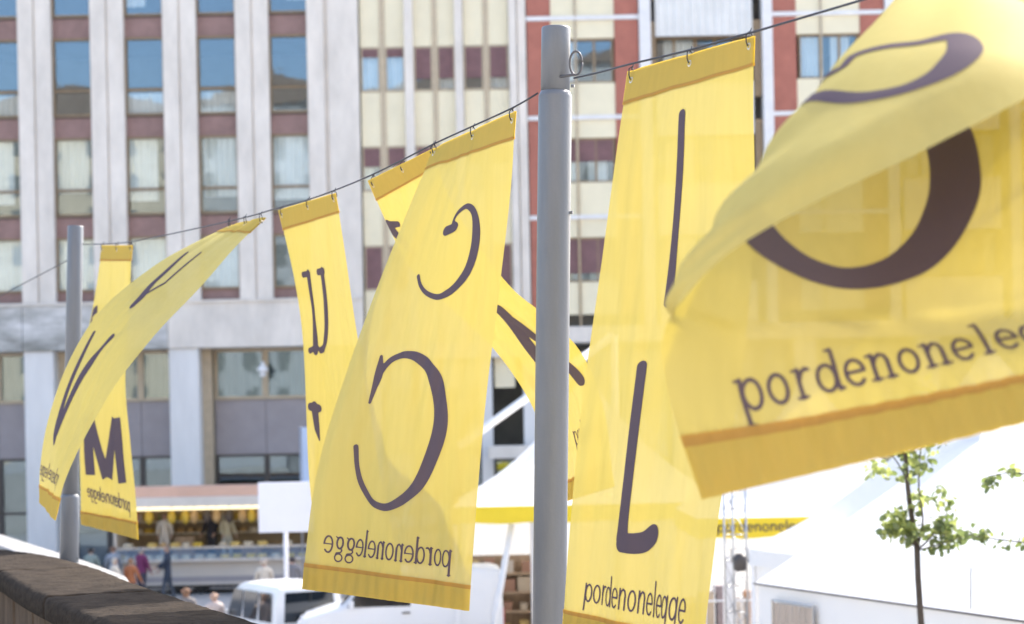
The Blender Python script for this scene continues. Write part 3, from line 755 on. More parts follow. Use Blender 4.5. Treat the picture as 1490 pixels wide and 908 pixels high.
# ---------------------------------------------------------------- lettering: strokes with a width, turned into outlines on the cloth
def ell(cx, cy, rx, ry, a0=0, a1=360, n=18):
    return [(cx + rx*math.cos(R(a0+(a1-a0)*i/n)), cy + ry*math.sin(R(a0+(a1-a0)*i/n))) for i in range(n+1)]
def glyph(ch, style):
    """strokes in x-height units: list of (points, half width); returns advance, strokes"""
    thin, thick = {'serif': (.045, .085), 'slab': (.062, .075), 'hand': (.06, .066), 'sans': (.085, .095)}[style]
    serif = style in ('serif', 'slab'); S = []; sw = .2 if style == 'slab' else .15
    def bowl(cx, rx=.36): S.append((ell(cx, .48, rx, .47), (thin + thick) / 2))
    def stem(x, y0, y1, foot=True, head=True):
        S.append(([(x, y0), (x, y1)], thick))
        if serif:
            if foot: S.append(([(x-sw, y0+.02), (x+sw, y0+.02)], thin*.8))
            if head: S.append(([(x-sw*1.1, y1-.02), (x, y1-.02)], thin*.8))
    if ch == 'o': bowl(.48); return 1.0, S
    if ch == 'p': stem(.2, -.5, .98); bowl(.6); return 1.1, S
    if ch == 'd': stem(.86, 0, 1.5, False); bowl(.46); S.append(([(.86, .05), (1.02, .02)], thin)) if serif else None; return 1.06, S
    if ch == 'r': stem(.22, 0, .98); S.append(([(.24, .6), (.36, .86), (.52, .97), (.66, .93)], (thin+thick)/2)); return .72, S
    if ch == 'n':
        stem(.2, 0, .98); S.append(([(.22, .62), (.34, .85), (.52, .97), (.70, .9), (.78, .7)], (thin+thick)/2)); S.append(([(.78, .72), (.78, 0)], thick))
        if serif: S.append(([(.78-sw, .02), (.78+sw, .02)], thin*.8))
        return 1.0, S
    if ch == 'e': S.append(([(.12, .5), (.82, .5)], thin)); S.append((ell(.48, .48, .37, .47, 2, 315, 18), (thin+thick)/2)); return .96, S
    if ch == 'l': stem(.22, 0, 1.5, style != 'hand'); return .44, S
    if ch == 'g':
        if style == 'serif':
            S.append((ell(.42, .62, .29, .33), thick*.85)); S.append(([(.62, .88), (.82, .96)], thin))
            S.append(([(.3, .32), (.18, .18), (.3, .07), (.7, .02), (.8, -.16)], thin*1.2)); S.append((ell(.46, -.24, .36, .22), thin*1.2))
        else:
            S.append((ell(.44, .5, .34, .44), (thin+thick)/2)); S.append(([(.8, .98), (.8, -.2), (.68, -.42), (.42, -.5), (.16, -.4)], thick*.9))
        return 1.02, S
    if ch == ' ': return .5, S
def word_strokes(text, style):
    x = 0; out = []
    for ch in text:
        adv, S = glyph(ch, style)
        if style == 'slab': adv = {'r': .95, 'l': .8, 'n': 1.16}.get(ch, adv * 1.06)
        for p, w in S: out.append(([(q[0] + x + ({'r': .08, 'l': .18, 'n': .04}.get(ch, 0) if style == 'slab' else 0), q[1]) for q in p], w))
        x += adv
    return x, out
def seg_field(Sx, Sy, strokes, square=False):
    f = np.full(Sx.shape, 9.0)
    for st in strokes:
        if len(st) == 1: st = st + st
        for a, b in zip(st, st[1:]):
            dx, dy = b[0]-a[0], b[1]-a[1]; L2 = dx*dx + dy*dy + 1e-12
            tt = ((Sx-a[0])*dx + (Sy-a[1])*dy) / L2
            t = np.clip(tt, 0, 1)
            d = np.hypot(Sx - a[0] - t*dx, Sy - a[1] - t*dy) - (a[2] + (b[2]-a[2])*t)
            if square:                                   # cut the stroke ends square
                L = math.sqrt(L2); d = np.maximum(np.hypot(Sx-a[0]-tt*dx, Sy-a[1]-tt*dy) - (a[2] + (b[2]-a[2])*t), np.maximum(-tt*L, (tt-1)*L))
            f = np.minimum(f, d)
    return f
def outline_mesh(strokes, h, square=False):
    """marching squares: flat polygons covering the inked area, in cloth metres (s, t)"""
    P = np.array([q for st in strokes for q in st]); m = P[:, 2].max() + 2*h
    x0, x1 = P[:, 0].min()-m, P[:, 0].max()+m; y0, y1 = P[:, 1].min()-m, P[:, 1].max()+m
    nx, ny = int((x1-x0)/h)+2, int((y1-y0)/h)+2
    gx = x0 + h*np.arange(nx); gy = y0 + h*np.arange(ny)
    X, Y = np.meshgrid(gx, gy); f = seg_field(X, Y, strokes, square)
    V = []; F = []; idx = {}
    def vid(key, p):
        if key not in idx: idx[key] = len(V); V.append(p)
        return idx[key]
    inside = f < 0
    cell = inside[:-1, :-1] | inside[1:, :-1] | inside[:-1, 1:] | inside[1:, 1:]
    for j, i in zip(*np.nonzero(cell)):
        c = [(j, i), (j, i+1), (j+1, i+1), (j+1, i)]; poly = []
        for k in range(4):
            a, b = c[k], c[(k+1) % 4]; fa, fb = f[a], f[b]
            if fa < 0: poly.append(vid(a, (gx[a[1]], gy[a[0]])))
            if (fa < 0) != (fb < 0):
                t = fa/(fa-fb); key = (min(a, b), max(a, b))
                poly.append(vid(key, (gx[a[1]] + t*(gx[b[1]]-gx[a[1]]), gy[a[0]] + t*(gy[b[0]]-gy[a[0]]))))
        if len(poly) > 2: F.append(tuple(poly))
    return np.array(V), F

def smooth_path(pts, n):
    P = np.array(pts, float); t = np.r_[0, np.cumsum(np.linalg.norm(np.diff(P, axis=0), axis=1))]
    return [tuple(p) for p in catmull(P, t, n)]
# ---------------------------------------------------------------- the yellow banners
def sheet(S, N, v0, v1, off, nu, nv):
    u = np.linspace(0, 1, nu); v = np.linspace(v0, v1, nv); U, Vv = np.meshgrid(u, v)
    P = surf_at(S, U.ravel(), Vv.ravel()) + surf_at(N, U.ravel(), Vv.ravel()) * off
    F = [(j*nu+i, j*nu+i+1, (j+1)*nu+i+1, (j+1)*nu+i) for j in range(nv-1) for i in range(nu-1)]
    return P, F
def link_mesh(name, V, F, m, parent, origin):
    me = bpy.data.meshes.new(name); me.from_pydata([tuple(p - origin) for p in V], [], F); me.update()
    me.materials.append(MATS[m]); me.polygons.foreach_set('use_smooth', [True]*len(me.polygons))
    return put(name, me, parent)
BANNER = {
 'c': 'yellow banner printed with a small and a large round letter c, seen from its back',
 'u': 'narrow yellow banner with a serif letter u, hanging between two other banners',
 'n': 'yellow banner blown slantwise behind the grey pole, with an angular letter n',
 'v': 'pale yellow banner blown out in a long arch, with thin letters v',
 'm': 'small yellow banner beside the far pole, with a bold black letter M',
 'l': 'tall yellow banner with a thin upright stroke and a big hand drawn L',
 'o': 'big yellow banner with a curled over edge and a thick ring letter o'}
def banner(key, f):
    S, N, W, H = cloth_surface(f['ctrl'], f['ripple'], f['seed'])
    org = np.array(S[-1].mean(axis=0)); nv, nu = S.shape[:2]
    t = empty('banner', tuple(org), BANNER[key], 'banner', 'yellow banners hung along the rope')
    V, F = sheet(S, N, 0, 1, 0, nu, nv); link_mesh('cloth', V, F, 'flag_cloth', t, org)
    vt, vb = f['hem']
    for (a, b, s0, s1) in ((0.0, vt, vt-.0015, vt+.004), (vb, 1.0, vb-.006, vb+.0025)):
        V, F = sheet(S, N, a, b, .004, nu, 14); V2, F2 = sheet(S, N, a, b, -.004, nu, 14)
        hm = link_mesh('hem', np.vstack([V, V2]), F + [tuple(i+len(V) for i in q) for q in F2], 'hem_cloth', t, org)
        V, F = sheet(S, N, s0, s1, .0055, nu, 3); V2, F2 = sheet(S, N, s0, s1, -.0055, nu, 3)
        link_mesh('seam', np.vstack([V, V2]), F + [tuple(i+len(V) for i in q) for q in F2], 'seam_cloth', hm, org)
    def ink(name, strokes, h, square=False):
        P, F = outline_mesh(strokes, h, square)
        ok = (P[:, 0] >= .004*W) & (P[:, 0] <= .996*W) & (P[:, 1] > 0) & (P[:, 1] < H)
        F = [q for q in F if all(ok[i] for i in q)]
        if not F: return
        u, v = P[:, 0]/W, P[:, 1]/H
        A = surf_at(S, u, v); n = surf_at(N, u, v)
        VV = np.vstack([A + n*.0022, A - n*.0022]); k = len(P)
        link_mesh(name, VV, F + [tuple(i+k for i in q[::-1]) for q in F], 'print_ink', t, org)
    for l in f['letters']:
        st_m = [[(q[0]*W, q[1]*H, q[2]) for q in st] for st in l]
        ink('printed_letter', [smooth_path(st, len(st)*6) if len(st) > 3 else st for st in st_m], .0065, f['square'])
    w = f['word']; adv, st = word_strokes('pordenonelegge', w['style'])
    a = Vector((w['a'][0]*W, w['a'][1]*H)); b = Vector((w['b'][0]*W, w['b'][1]*H)); d = b - a
    sx = d.length/adv; xh = w['xh']; up = Vector((0, -1)); dirn = d.normalized()
    lines = []
    for p, hw in st:
        q = []
        for x, y in p:
            c = a + dirn*(x*sx) + up*(y*xh); q.append((c.x, c.y, hw*min(xh, sx*1.25)))
        lines.append(q)
    ink('printed_word', lines, .0032)
    # eyelets and wire hooks that tie the cloth to the rope
    for u in (.04, .5, .96):
        p = surf_at(S, np.array([u]), np.array([.016]))[0]; n = surf_at(N, np.array([u]), np.array([.016]))[0]
        e = MB(); n_ = Vector(n); q = n_.orthogonal().normalized(); r_ = n_.cross(q); c = Vector(p)
        e.tube([c + (q*math.cos(2*math.pi*i/12) + r_*math.sin(2*math.pi*i/12))*.013 for i in range(13)], .005, 6)
        eo = e.build('eyelet', 'eyelet', t, True, origin=tuple(org))
        k = MB(); top = c + Vector((0, 0, .05))
        k.tube([c + n_*.012, c + n_*.02 + Vector((0,0,.03)), top + n_*.014, top + Vector((0,0,.014)), top - n_*.014, c - n_*.016 + Vector((0,0,.02)), c - n_*.008], .0032, 6)
        k.tube([top, top + Vector((.012,.006,.03))], .003, 5)
        k.build('hook', 'rope', t, True, origin=tuple(org))
for key, f in FLAGS.items(): banner(key, f)

# ---------------------------------------------------------------- poles and rope
def flag_pole(base, top, shoulder, r0, r1, label):
    t = empty('flag_pole', base, label, 'pole', 'grey poles carrying the rope')
    b, tp = Vector(base), Vector(top); ax = tp - b; L = ax.length; q = ax.to_track_quat('Z', 'Y').to_matrix()
    def tilt(mb): mb.v = [tuple(q @ Vector(p)) for p in mb.v]; return mb
    tilt(MB().lathe((0,0,0), [(r0,-.05),(r0,shoulder-.012),(r0*.985,shoulder),(r1*1.05,shoulder+.012),(r1,shoulder+.02)], 40)).build('lower_tube', 'pole_paint', t, True)
    tilt(MB().lathe((0,0,0), [(r1,shoulder+.0205),(r1,L-.008),(r1*.96,L),(r1*.5,L+.002)], 40)).build('upper_tube', 'pole_paint', t, True)
    for z in (shoulder+.045, shoulder-.62):
        bm = MB().tube([(-r0*.3, -r0*.94, z), (-r0*.36, -r0*1.12, z)], .009, 8); tilt(bm).build('bolt', 'pole_paint', t)
    tilt(MB().lathe((0,0,0), [(r0*1.9,-.0),(r0*1.9,.02),(r0*1.15,.024),(r0*1.1,.06)], 24)).build('base_plate', 'pole_paint', t)
    return t
flag_pole((.043, 10.5, 0.0), (.274, 10.5, 7.413), 7.06, .0885, .0765, 'thick grey steel pole between the letter c and letter l banners')
flag_pole((-4.474, 20.0, 4.0), (-4.337, 20.0, 7.429), .72, .094, .079, 'grey steel pole standing in white coping beside the bold M banner')
flag_pole((4.62, 1.0, 4.0), (4.76, 1.0, 7.41), 3.06, .0885, .0765, 'grey steel pole at the near end of the rope')
rp = [[(0.169,10.45,7.06),(0.053,10.77,7.045),(-0.179,11.28,7.025),(-0.433,11.78,6.995),(-0.651,12.25,6.965),(-0.891,12.75,6.935),(-1.151,13.3,6.92),(-1.396,13.85,6.922),(-1.656,14.4,6.935),(-1.938,15.0,6.945),(-2.422,16.0,6.98),(-3.436,18.2,7.085),(-3.936,19.3,7.175),(-4.26,19.95,7.24)],
      [(0.36,10.36,7.12),(0.483,9.97,7.08),(0.589,9.57,7.04),(0.839,9.05,7.006),(1.072,8.55,6.985),(1.457,7.72,6.955),(1.606,7.45,6.955),(1.808,7.02,6.95),(1.976,6.66,6.945),(2.9,4.8,7.0),(4.7,1.05,7.15)],
      [(-4.42,20.06,7.10),(-5.269,21.5,6.965),(-6.495,23.5,6.76),(-8.6,27.5,6.7)]]
for pts, lab in zip(rp, ('dark thin rope sagging between the two grey poles', 'dark thin rope rising from the pole ring over the letter l banner', 'dark thin rope running off behind the far grey pole')):
    tag(MB().tube(smooth_path(pts, 60), .0052, 7).build('rope', 'rope', None, True), lab, 'rope', 'ropes carrying the banners')
# oval steel ring on the pole
rg = MB(); c = Vector((.372, 10.40, 7.205))
rg.tube([c + Vector((.032*math.cos(a), -.01*math.cos(a), .062*math.sin(a))) for a in [2*math.pi*i/20 for i in range(21)]], .006, 8)
tag(rg.build('steel_ring', 'steel_dark', None, True), 'oval steel ring on the side of the thick grey pole', 'ring')
rk = MB().tube([(.27, 10.44, 7.14), (.36, 10.40, 7.145)], .008, 8)
tag(rk.build('eye_bolt', 'steel_dark', None, True), 'short steel bolt holding the ring on the thick grey pole', 'bolt')
# ---------------------------------------------------------------- tents
def frame_tent(c, half, eave, peak, label, val_h=.38, valance='valance_yellow', rz=0, walls=(), text=False, legs=True, cat='tent'):
    t = empty('pagoda_tent', (c[0], c[1], 0), label, cat, 'white peaked tents on the square', rz)
    # roof: four swept panels, each a part
    n, k = 14, 10
    def prof(s): return eave + (peak-eave)*(.55*s + .45*s**2.6)        # s = 0 at the eave, 1 at the peak
    for side in range(4):
        V = []; F = []
        for j in range(k+1):
            s = j/k; r_ = half*(1-s)*1.0 + .10*s
            for i in range(n+1):
                x = -r_ + 2*r_*i/n; z = prof(s) - .05*math.sin(math.pi*i/n)*(1-s)
                V.append((x, -r_, z))
        for j in range(k):
            for i in range(n): F.append((j*(n+1)+i, j*(n+1)+i+1, (j+1)*(n+1)+i+1, (j+1)*(n+1)+i))
        a = side*math.pi/2
        V = [(x*math.cos(a)-y*math.sin(a), x*math.sin(a)+y*math.cos(a), z) for x, y, z in V]
        MB().add(V, F).build('roof_panel', 'tent_cloth', t, True)
        # valance with a gently waved lower edge
        V = []
        for i in range(25):
            x = -half + 2*half*i/24
            V += [(x, -half-.01, eave-.005), (x, -half-.015-.01*math.sin(i*1.7), eave-val_h+.015*math.sin(i*1.1))]
        V = [(x*math.cos(a)-y*math.sin(a), x*math.sin(a)+y*math.cos(a), z) for x, y, z in V]
        vo = MB().add(V, [(2*i, 2*i+1, 2*i+3, 2*i+2) for i in range(24)]).build('valance', valance, t)
        if text and side == 0:
            adv, st = word_strokes('pordenonelegge', 'sans')
            for rep in range(2):
                q = MB(); sx = .145; zb = eave - val_h*.68; x_ = -half + .35 + rep*(half)
                for p, hw in st:
                    for u, w_ in zip(p, p[1:]):
                        d = Vector((w_[0]-u[0], w_[1]-u[1])); 
                        if d.length < 1e-6: continue
                        nn = Vector((-d.y, d.x)).normalized()*hw
                        pts = [(x_+(u[0]+nn.x)*sx, zb+(u[1]+nn.y)*.13), (x_+(w_[0]+nn.x)*sx, zb+(w_[1]+nn.y)*.13), (x_+(w_[0]-nn.x)*sx, zb+(w_[1]-nn.y)*.13), (x_+(u[0]-nn.x)*sx, zb+(u[1]-nn.y)*.13)]
                        q.add([(a_, -half-.034, b_) for a_, b_ in pts], [(0, 1, 2, 3)])
                q.build('printed_word', 'ink_dark', vo)
    MB().lathe((0,0,0), [(.05, peak-.1), (.1, peak), (.03, peak+.12), (.01, peak+.3)], 10).build('finial', 'canvas_white', t, True)
    if legs:
        for sx in (-1, 1):
            for sy in (-1, 1):
                MB().cbox(sx*(half-.06)-.05, sx*(half-.06)+.05, sy*(half-.06)-.05, sy*(half-.06)+.05, 0, eave-.01, .008).build('leg', 'canvas_white', t)
    for (x0, x1, side) in walls:                                        # hanging side walls with folds
        V = []; nn = 30
        for i in range(nn+1):
            x = x0 + (x1-x0)*i/nn; y = -half + .05 + .03*math.sin(i*1.9)
            V += [(x, y, .03), (x, y, eave-.02)]
        a = side*math.pi/2
        V = [(x*math.cos(a)-y*math.sin(a), x*math.sin(a)+y*math.cos(a), z) for x, y, z in V]
        MB().add(V, [(2*i, 2*i+2, 2*i+3, 2*i+1) for i in range(nn)]).build('side_wall', 'tent_cloth', t, True)
    return t
frame_tent((1.75, 47.0), 3.1, 3.62, 6.5, 'white peaked tent with yellow valance behind the thick grey pole', walls=((-1.4,-.95,0),(.6,3.0,0),(-3,3,2)))
frame_tent((5.9, 39.5), 2.5, 3.58, 6.2, 'white peaked tent with lettered yellow valance behind the metal truss', walls=((0,2.4,0),(-2.4,2.4,2)), text=True)
frame_tent((7.45, 31.0), 2.75, 3.3, 6.3, 'all white peaked tent behind the young tree', valance='tent_cloth', val_h=.3, rz=R(24), walls=((-2.7,2.7,0),(-2.7,2.7,1),(-2.7,2.7,3)))

# long white marquee, nearer, with eaves running away from the viewer
mq = empty('marquee', (3.9, 29.0, 0), 'long white marquee with dark eave line and a beige window', 'tent')
A = Vector((3.5, 29.0)); Cc = Vector((8.6, 15.4)); tdir = (Cc-A).normalized(); ndir = Vector((-tdir.y, tdir.x))
if ndir.x < 0: ndir = -ndir
def mp(s, d, z): p = A + tdir*s + ndir*d; return (p.x - 3.9, p.y - 29.0, z)
L = (Cc-A).length; EV = 3.0; RG = 6.1; DP = 11.0
nn = 20
def mquad(f, name, m='tent_cloth', parent=mq):
    V = []; F = []
    for i in range(nn+1):
        for j in range(9): V.append(f(i/nn, j/8))
    for i in range(nn):
        for j in range(8): F.append((i*9+j, (i+1)*9+j, (i+1)*9+j+1, i*9+j+1))
    return MB().add(V, F).build(name, m, parent, True)
mquad(lambda s, q: mp(s*L, q*DP/2, EV + (RG-EV)*q - .07*math.sin(math.pi*q)*abs(math.sin(s*9))), 'roof_slope')
mquad(lambda s, q: mp(s*L, DP-q*DP/2, EV + (RG-EV)*q), 'roof_slope')
mquad(lambda s, q: mp(s*L, .04+.02*math.sin(s*70), EV*q), 'side_wall')
MB().add([mp(0, 0, 0), mp(0, DP, 0), mp(0, DP, EV), mp(0, DP/2, RG), mp(0, 0, EV)], [(0,1,2,3,4)]).build('gable_wall', 'tent_cloth', mq)
MB().tube([mp(0, -.03, EV-.01), mp(L, -.03, EV-.01)], .016, 8).build('eave_cord', 'frame_dark', mq)
for s0 in (.6,):
    b = MB(); nb_ = 6
    for i in range(nb_):
        a0, a1 = s0+i*.19, s0+(i+1)*.19-.012
        b.add([mp(a0, -.035, 1.4), mp(a1, -.035, 1.4), mp(a1, -.035, 2.76), mp(a0, -.035, 2.76)], [(0,1,2,3)])
    wo_ = b.build('window', 'beige_board', mq)
    MB().tube([mp(s0-.02,-.04,1.35), mp(s0-.02,-.04,2.8), mp(s0+1.16,-.04,2.8), mp(s0+1.16,-.04,1.35)], .02, 6).build('frame', 'steel', wo_)
MB().tube([mp(5.6, -.05, EV+.05), mp(5.62, -.05, EV+.55)], .008, 6).build('tie_cord', 'frame_dark', mq)

# slanting white strut above the first tent
st_ = MB().tube([(-1.35, 50.0, 4.9), (2.6, 50.0, 7.6)], .10, 8)
st_.tube([(2.6, 50.0, 7.6), (2.6, 50.0, 0)], .09, 8)
tag(st_.build('white_strut', 'canvas_white', None, True), 'white slanting strut on a mast above the peaked tent', 'strut')
tag(MB().tube([(-.05, 44.2, 3.2), (-.45, 43.9, 1.2), (-.55, 43.9, 0)], .07, 8).build('tent_brace', 'canvas_white', None, True), 'white leaning brace pole in front of the peaked tent', 'brace')

# book display under the first tent
ds = empty('display_shelf', (-.3, 47.5, 0), 'wooden display shelf under the peaked tent', 'shelf')
for z in (.5, .95, 1.4, 1.85): MB().cbox(-.9, .9, -.2, .2, z, z+.05, .006).build('shelf_board', 'wood', ds)
MB().box(-.86, .86, .215, .24, .1, 2.3).build('back_panel', 'wood', ds)
for x in (-.9, .86): MB().box(x, x+.04, -.21, .21, 0, 2.1).build('upright', 'wood', ds)
bk = random.Random(2); bcol = [(.42,.2,.08),(.45,.36,.26),(.25,.2,.2),(.5,.44,.38),(.32,.17,.11),(.5,.34,.12)]
for i, c in enumerate(bcol): mat('book%d' % i, c, .6, .1, 3)
for z in (.55, 1.0, 1.45, 1.9):
    for k in range(4):
        x = -.72 + k*.42 + bk.uniform(-.06, .06); w_, h_ = bk.uniform(.14, .33), bk.uniform(.12, .36)
        ci = bk.randrange(6)
        o = MB().cbox(-w_/2, w_/2, -.12, .12, 0, h_, .01).build('box', 'book%d' % ci, None, loc=(-.3+x, 47.5, z))
        tag(o, '%s carton on the %s board of the shelf under the tent' % (('orange brown', 'tan', 'dark grey', 'pale', 'russet', 'ochre')[ci], {.55: 'lowest', 1.0: 'second', 1.45: 'third', 1.9: 'top'}[z]), 'box', 'cartons on the display shelf')

# lattice tower and wire panels
tr = empty('truss_tower', (3.42, 31.0, 0), 'thin metal lattice tower beside the white marquee', 'truss')
for (x, y) in ((-.17,-.17),(.17,-.17),(0,.17)):
    MB().tube([(x, y, 0), (x, y, 5.6)], .017, 8).build('chord', 'steel', tr, True)
for k in range(14):
    z = k*.4
    m = MB(); c_ = [(-.17,-.17),(.17,-.17),(0,.17)]
    for i in range(3):
        a, b = c_[i], c_[(i+1) % 3]; m.tube([(*a, z), (*b, z+.4)], .007, 5); m.tube([(*a, z), (*b, z)], .007, 5)
    m.build('lacing', 'steel', tr, True)
lb = empty('spotlight', (3.47, 30.7, 3.05), 'dark spotlight clamped to the metal lattice tower', 'light')
MB().lathe((0,0,0), [(.07,0),(.1,.03),(.11,.2),(.06,.27)], 12).build('can', 'frame_dark', lb, True)
MB().tube([(-.13,0,.12),(-.13,0,.34),(.13,0,.34),(.13,0,.12)], .012, 6).build('yoke', 'steel', lb)
wp = empty('wire_panel', (3.5, 33.5, 0), 'white wire grid panel beside the metal lattice tower', 'panel')
for i in range(9): MB().tube([(-.6+i*.15, 0, .1), (-.6+i*.15, 0, 2.75)], .009, 5).build('wire', 'canvas_white', wp)
for z in (.1, .55, 1.0, 1.45, 1.9, 2.35, 2.75): MB().tube([(-.65, -.014, z), (.65, -.014, z)], .016, 6).build('rail', 'canvas_white', wp)
MB().box(.02, .2, -.06, -.02, .1, 3.1).build('post', 'canvas_white', wp)
for i in range(5):
    o = MB().cbox(-.16, .16, -.12, .12, 0, .75+.1*(i % 3), .015).build('stacked_crate', 'book%d' % (i % 4), None, loc=(3.05+i*.26, 34.3, 1.6+.0*i))
    tag(o, ('orange brown', 'tan', 'dark grey', 'pale', 'taller orange brown')[i] + ' upright carton behind the white wire panel', 'carton', 'cartons behind the wire panel')
rk_ = MB()
rk_.cbox(-.75, .75, -.3, .3, 1.5, 1.595, .01)
for x in (-.7, .65): rk_.box(x, x+.06, -.25, .25, 0, 1.499)
tag(rk_.build('trestle_table', 'wood', None, loc=(3.55, 34.3, 0)), 'high wooden trestle behind the white wire panel', 'table')

# ---------------------------------------------------------------- vehicles
def loft_body(sections):
    """sections along the length: (x, [(half width, z) from sill to roof centre]); mirrored and joined into one shell"""
    V = []; F = []; n = None
    for x, pr in sections:
        ring = [(x, -w, z) for w, z in pr] + [(x, w, z) for w, z in reversed(pr)]
        n = len(ring); V += ring
    for i in range(len(sections)-1):
        for j in range(n): F.append((i*n+j, i*n+(j+1) % n, (i+1)*n+(j+1) % n, (i+1)*n+j))
    F += [tuple(range(n-1, -1, -1)), tuple(range((len(sections)-1)*n, len(sections)*n))]
    return MB().add(V, F)
def wheel(parent, x, y, r_):
    w = empty_child('wheel', parent, (x, y, r_))
    t = MB().lathe((0,0,0), [(r_*.62,-.1),(r_*.95,-.1),(r_,-.06),(r_,.06),(r_*.95,.1),(r_*.62,.1)], 20); t.v = [(a, c, b) for a, b, c in t.v]; t.build('tyre', 'tyre', w, True)
    t = MB().lathe((0,0,0), [(r_*.2,-.08),(r_*.6,-.095),(r_*.6,.095),(r_*.2,.08)], 14); t.v = [(a, c, b) for a, b, c in t.v]; t.build('rim', 'rim', w)
def empty_child(name, parent, loc):
    o = bpy.data.objects.new(name, None); COL.objects.link(o); o.parent = parent; o.location = loc; return o
def small_van(loc, rz, label, Lr=4.1, Hh=1.84, W=.88, panel=False, group='white vehicles on the square'):
    """compact van, nose towards local +x"""
    t = empty('white_van', loc, label, 'van', group, rz)
    b = .92 if Hh < 2 else 1.38          # belt line
    h = Hh
    def sec(x, zt, belt, wt=.80, lift=0):
        return (x, [(W*.86, .28+lift), (W*.98, .45+lift), (W, (belt+.4)/2), (W*.985, belt), (W*wt*1.06+.0, (belt+zt)/2+.02), (W*wt, zt-.09), (W*wt*.9, zt-.025), (W*.3, zt)])
    S = [sec(-Lr/2, h*.62, b*.9, .9), sec(-Lr/2+.04, h-.06, b, .86), sec(-Lr/2+.22, h-.01, b, .87), sec(-Lr/2+1.2, h, b, .87), sec(-Lr/2+2.2, h-.01, b, .86),
         sec(.55*Lr-Lr/2+.35, h-.10, b, .84), sec(Lr/2-1.02, b+.12, b-.01, .86), sec(Lr/2-.75, b+.05, b-.04, .86), sec(Lr/2-.15, b-.14, b-.2, .84), sec(Lr/2, b*.62, b*.55, .8, .05)]
    body = loft_body(S).build('body', 'car_white', t, True)
    m = body.modifiers.new('bevel', 'BEVEL'); m.width = .02; m.segments = 2; m.limit_method = 'ANGLE'
    # glazing set just proud of the shell
    zb, zt = b+.06, h-.2
    def side_glass(x0, x1, s, k0=0, k1=0):
        yb, yt = s*(W*.985-.02), s*(W*.90+.012)
        q = MB(); e = s*.016
        q.add([(x0, yb+e, zb), (x1, yb+e, zb), (x1-k1, yt+e, zt), (x0+k0, yt+e, zt)], [(0,1,2,3)])
        q.build('side_window', 'car_glass', t)
    for s in (-1, 1):
        if not panel: side_glass(-Lr/2+.22, -Lr/2+1.0, s, .1, 0); side_glass(-Lr/2+1.1, -Lr/2+1.95, s)
        side_glass(-Lr/2+2.05, Lr/2-1.15, s, 0, .42)
        MB().cbox(-.05, .05, -.1, .1, 0, .16, .02).build('mirror', 'car_white', t, loc=(Lr/2-1.25, s*(W+.08), b+.05))
        MB().cbox(-.09, .09, -.015, .015, 0, .035, .006).build('door_handle', 'plastic_black', t, loc=(-.15, s*(W+.012), b-.1))
        MB().cbox(-.02, .03, -.07, .07, 0, .38, .01).build('tail_light', 'lamp_red', t, loc=(-Lr/2-.01, s*(W*.86), b-.42))
        MB().cbox(-.05, .03, -.14, .14, 0, .14, .03).build('headlight', 'lamp_white', t, loc=(Lr/2-.06, s*W*.6, b-.36))
    xr = -Lr/2-.005
    MB().add([(xr-.012, -W*.74, zb), (xr-.012, W*.74, zb), (xr+.035, W*.68, zt+.03), (xr+.035, -W*.68, zt+.03)], [(0,1,2,3)]).build('rear_window', 'car_glass', t)
    xa, xb_ = Lr/2-1.0, .05*Lr+.36
    MB().add([(xa+.01, -W*.78, b+.13), (xa+.01, W*.78, b+.13), (xb_+.02, W*.68, h-.13), (xb_+.02, -W*.68, h-.13)], [(0,1,2,3)]).build('windscreen', 'car_glass', t)
    MB().cbox(-.12, .05, -W*.9, W*.9, .3, .55, .03).build('bumper', 'plastic_black', t, loc=(-Lr/2+.02, 0, 0))
    MB().tube([(-Lr/2-.03, -.02, h-.18), (-Lr/2-.045, .0, h-.42)], .012, 6).build('wiper', 'plastic_black', t)
    for x in (-Lr/2+.75, Lr/2-.8):
        for s in (-1, 1): wheel(t, x, s*(W-.1), .31)
    return t
hd = math.atan2(.87, -.50)
small_van((-5.75, 47.6, 0), hd, 'compact white van showing its dark rear window and side windows')
small_van((-2.62, 45.0, 0), R(183), 'taller white van parked under the letter c banner', 4.6, 2.28, .95, panel=True)

